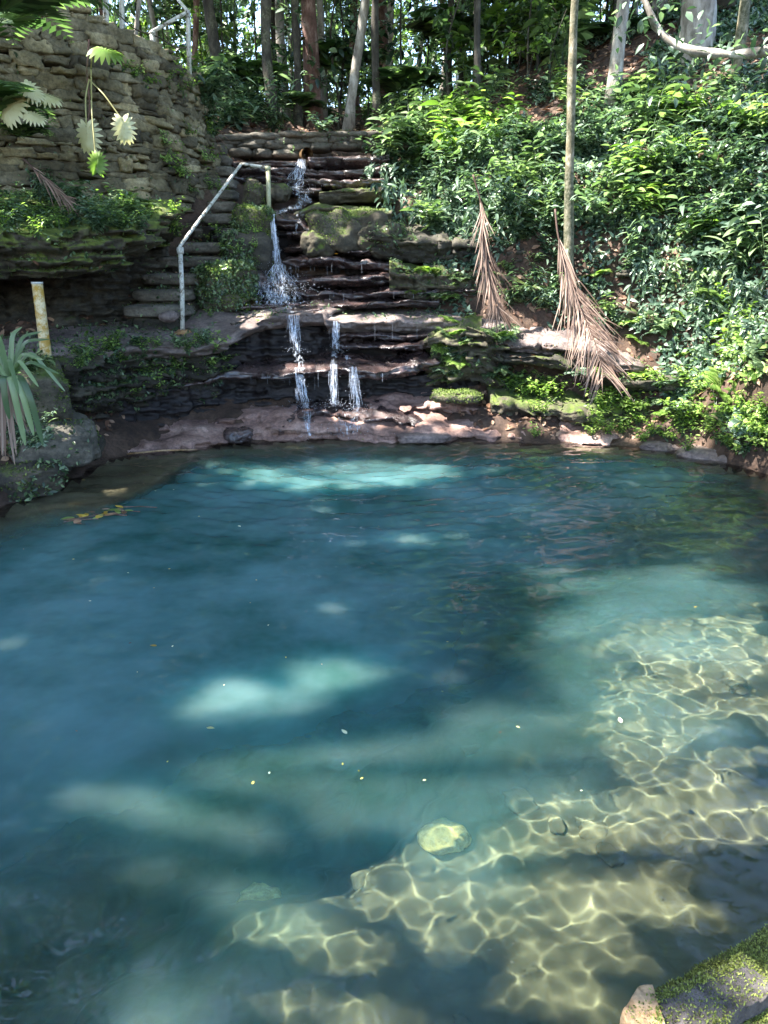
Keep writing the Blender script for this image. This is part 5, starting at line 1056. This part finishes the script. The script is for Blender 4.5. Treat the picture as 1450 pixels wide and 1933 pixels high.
def fall(label, a, b, wa, wb, n, splash=.0, rmin=.002, rmax=.006, fwd=.06, drops=120, wob=.012):
    a = np.array(a, float); b = np.array(b, float); parts = []; r = rng
    for i in range(int(n * 1.1)):
        s0 = r.uniform(-1, 1) * abs(r.uniform(-1, 1)) ** .3; s1 = np.clip(s0 + r.normal() * .25, -1.2, 1.2); st = r.uniform(0, .7) if i > n * .35 else 0; en = min(1, st + r.uniform(.12, .5)) if i > n * .3 else r.uniform(.7, 1)
        if en - st < .08: continue
        t = np.linspace(st, en, max(6, int((a[2] - b[2]) / .03))); x0 = a + [s0 * wa, 0, 0]; x1 = b + [s1 * wb, 0, 0]
        q = x0 + (x1 - x0) * np.stack([t, np.sqrt(t) * .55 + .45 * t, t], -1); ph = r.random() * 60; nz_ = fbm(np.stack([t * 4 + ph, t * 0, t * 0], -1), 5, 3); q[:, 0] += nz_ * wob * (t ** .5); q[:, 1] += fwd * np.sin(t * 1.6) * .3
        rad = .33 * r.uniform(rmin, rmax) * (1.1 - .35 * t) * (.55 + .6 * np.abs(fbm(np.stack([t * 14 + ph, t * 0, t * 0], -1), 9, 2))) * np.minimum(1, (en - t) * 12 + .2)
        parts.append(tube(q, rad, 5, False))
    V0, F0 = CS[4]; V0 = V0 / np.linalg.norm(V0, axis=1, keepdims=True)
    oc = np.array([(1,0,0),(-1,0,0),(0,1,0),(0,-1,0),(0,0,1.6),(0,0,-1.2)], float); of = np.array([(0,2,4),(2,1,4),(1,3,4),(3,0,4),(2,0,5),(1,2,5),(3,1,5),(0,3,5)])
    def dropsat(c, spread, k, sz): 
        c = c + r.normal(size=(k, 3)) * spread; s_ = r.uniform(.25, 1, k) ** 2 * sz
        return (c[:, None] + oc[None] * s_[:, None, None]).reshape(-1, 3), (of[None] + (np.arange(k) * 6)[:, None, None]).reshape(-1, 3)
    t = r.random(drops); c = a + (b - a) * t[:, None]; c[:, 0] += r.normal(size=drops) * (wa + (wb - wa) * t) * .8; parts.append(dropsat(c[::2], .006, len(c[::2]), .0035))
    if splash:
        k = int(splash * 420); parts.append(dropsat(b + [0, -.02, .02], np.array([wb * .8 + .05, .05, .035]), k, .004))
    vf, ff, va = film([a, a * .45 + b * .55 + [0, -fwd * .4, .04], b + [0, -fwd * .2, 0]], [wa * 1.05, (wa + wb) * .5, wb * 1.05], .36 if n < 36 else .33, len(label))
    o = build('waterfall_strand', vf, ff, M['film'], var=va); ch = build('thread', *join(parts), M['falling'], o, world=False); ch['kind'] = 'stuff'; return tag(o, label, 'waterfall', None if 'drips' in label or 'spread' in label else 'strands of the waterfall', 'stuff' if 'drips' in label or 'spread' in label else None)
def pt(px, py, Y): return P(px, py, Y)
fall('topmost splash of water spilling from the clay pipe', pt(570, 300, 12.5), pt(560, 358, 11.75), .05, .17, 44, .5, wob=.05, drops=260)
fall('upper waterfall strand dropping narrowly left of the channel', pt(516, 404, 10.65), pt(524, 508, 10.1), .035, .06, 34, .2, .003, .008, drops=200)
fall('fan of broken water where the upper strand hits the black shelf', pt(526, 500, 10.1), pt(530, 545, 9.85), .12, .30, 46, .9, wob=.05, drops=420)
fall('low spread of white water running onto the main ledge', pt(520, 545, 9.85), pt(530, 576, 9.65), .28, .38, 40, .4, .0015, .004, wob=.04, drops=260)
fall('left middle waterfall strand below the wet plate', pt(553, 594, 9.3), pt(560, 664, 9.12), .085, .06, 34, .15, drops=140)
fall('right middle waterfall strand below the main ledge', pt(634, 606, 9.3), pt(634, 660, 9.18), .05, .045, 24, .15, drops=110)
fall('left lower waterfall strand falling to the bottom shelf', pt(567, 694, 8.93), pt(574, 770, 8.78), .07, .08, 32, .35, drops=180, wob=.02)
fall('middle lower waterfall strand falling to the bottom shelf', pt(629, 688, 8.93), pt(632, 765, 8.8), .05, .05, 30, .35, drops=150)
fall('right lower waterfall strand falling to the bottom shelf', pt(665, 692, 8.92), pt(672, 775, 8.8), .06, .07, 30, .35, drops=170)
fall('low curtain of drips over the last wet step into the pool', pt(655, 797, 8.68), pt(655, 820, 8.62), .28, .3, 60, .5, .0012, .003, drops=300)
fall('thin trickle sliding into the pool left of the low curtain', pt(580, 775, 8.72), pt(585, 822, 8.55), .06, .06, 16, .2, .0012, .003, drops=90)
def run(label, pts, ws, dens):
    vf, ff, va = film([P(*p) for p in pts], ws, dens, len(label), .012); o = build('water_run', vf, ff, M['film'], var=va); tag(o, label, 'waterfall')
run('white water winding over the rocks between the top splash and the channel', [(560,356,11.72),(572,368,11.5),(578,380,11.25),(556,392,11.0),(530,400,10.8),(518,405,10.66)], [.16,.15,.14,.15,.12,.06], .37)
run('second thin run sliding over the right side of the channel rock', [(575,384,11.2),(570,400,10.85),(562,425,10.7),(556,440,10.68)], [.08,.07,.08,.1], .30)
run('broken white water spreading over the lowest cascade steps', [(525,540,9.93),(520,552,9.85),(528,562,9.75),(535,574,9.62)], [.25,.36,.42,.46], .34)
run('shallow white run crossing the main ledge to the left middle strand', [(540,576,9.65),(548,585,9.45),(553,594,9.31)], [.2,.12,.08], .34)
run('shallow run crossing the main ledge to the right middle strand', [(600,578,9.65),(620,590,9.5),(634,606,9.32)], [.12,.07,.05], .30)
run('thin run over the middle ledge feeding the left lower strand', [(560,662,9.2),(563,680,9.05),(567,697,8.93)], [.07,.08,.07], .34)
run('thin run over the middle ledge feeding the middle lower strand', [(633,658,9.22),(630,676,9.05),(629,691,8.93)], [.05,.06,.05], .34)
run('thin run over the middle ledge feeding the right lower strand', [(645,660,9.2),(656,676,9.05),(665,695,8.92)], [.05,.06,.06], .32)
run('white water sliding off the bottom step left of the pool splash', [(572,768,8.8),(582,790,8.72),(588,820,8.58)], [.1,.08,.07], .32)
run('sheet of water slipping over the last step into the pool', [(655,780,8.8),(655,796,8.7),(655,824,8.6)], [.2,.3,.32], .32)
rr = random.Random(8)
for (x0, x1, y0, y1, Y_, n, lab) in ((545, 760, 500, 524, 10.3, 26, 'thin drips under the dripping overhang'), (440, 800, 552, 572, 9.9, 26, 'fine drips along the lowest cascade step'), (470, 800, 706, 735, 8.95, 24, 'fine drips under the middle wet ledge'), (440, 800, 612, 640, 9.35, 16, 'fine drips under the lip of the main ledge')):
    parts = []
    for i in range(n // 3):
        px = rr.uniform(x0, x1); a = P(px, y0 + rr.uniform(-4, 4), Y_); b = P(px, y0 + (y1 - y0) * rr.uniform(.4, 1.1), Y_ - .03); parts.append(tube(np.linspace(a, b, 5), .0005 * rr.uniform(.6, 1.3), 4, False))
    o = build('dripping_water', *join(parts), M['falling']); tag(o, lab, 'waterfall', kind='stuff')

# ------------------------------------------------------------------ floating and fallen bits
fl = []
def flat_leaf(px, py, L, m, label, name='floating_leaf', cat='leaf', z=.012, group=None, z2=None):
    p = G(px, py, 0) + [0, 0, z]
    if z2 is not None:
        h, nn = hit(px, py); p = h + nn * .02
    a = random.uniform(0, 6.28); V, F, v = leaves(p[None], np.array([[math.cos(a), math.sin(a), .1]]), np.array([[.1, .05, 1.]]), L, tmpl(.5, 5, .05, .03)); o = build(name, V, F, M[m], var=v); tag(o, label, cat, group); return o
for i in range(26):
    px, py = random.gauss(190, 42), random.gauss(968, 9); py = 985 - (px - 120) * .16 + random.gauss(0, 5)
    flat_leaf(px, py, random.uniform(.05, .12), random.choice(['yellow_leaf', 'litter', 'litter', 'leaf_bright', 'yellow_leaf']), 'floating leaf in the loose cluster near the left pool shelf', group='leaves floating in a cluster at the left')
for i in range(5):
    a = P(110 + i * 25, 975, 5.8); a = G(120 + i * 28, 985 - i * 7, .01); b = a + [random.uniform(.15, .3), random.uniform(-.05, .1), .005]
    o = build('floating_twig', *tube([a, (a + b) / 2 + [0, .02, 0], b], .004, 5), M['bark_red']); tag(o, 'brown twig among the floating leaves near the left pool shelf', 'twig', 'twigs floating at the left')
for i in range(44):
    flat_leaf(random.uniform(40, 1350), 850 + 650 * random.random() ** 1.2, random.uniform(.010, .022), random.choice(['yellow_leaf', 'litter', 'cream_leaf']), 'tiny leaf scrap floating on the open water', 'leaf_scrap', group='tiny scraps floating on the pool')
for px, py, lab in ((655, 1390, 'pale floating leaf in the middle of the pool'), (1172, 1369, 'pale floating leaf on the right half of the pool'), (390, 1378, 'small pale leaf floating left of the centre'), (297, 1223, 'orange speck of leaf floating on the left'), (162, 908, 'yellow leaf afloat over the left shelf'), (450, 995, 'pale leaf afloat below the falls on the left')):
    flat_leaf(px, py, .04, 'cream_leaf' if 'pale' in lab else 'yellow_leaf', lab)
for px, py, lab in ((630, 478, 'orange leaf on the flat dark ledge under the mossy boulder'), (490, 590, 'pale leaf lying on the main ledge left of the wet plate'), (255, 618, 'yellow leaf lying on the path'), (480, 688, 'orange leaf on the middle wet ledge'), (1045, 724, 'orange brown leaf on the green shelf under the fronds'), (120, 795, 'pale leaf lying on the grey block')):
    flat_leaf(px, py, .09, 'yellow_leaf', lab, 'fallen_leaf', z2=1)
a, b = G(240, 857, .03), G(372, 849, .03); o = build('stick', *tube([a, (a + b) / 2 + [0, 0, .015], b], [.009, .011, .006], 7), M['orange_stone']); tag(o, 'long thin stick lying at the waterline on the left', 'stick')
# white foam threads where the falls meet the pool
for k in (K_broad, K_bright, K_fern, K_ginger, K_hang, K_palm, K_sap): k.clean()
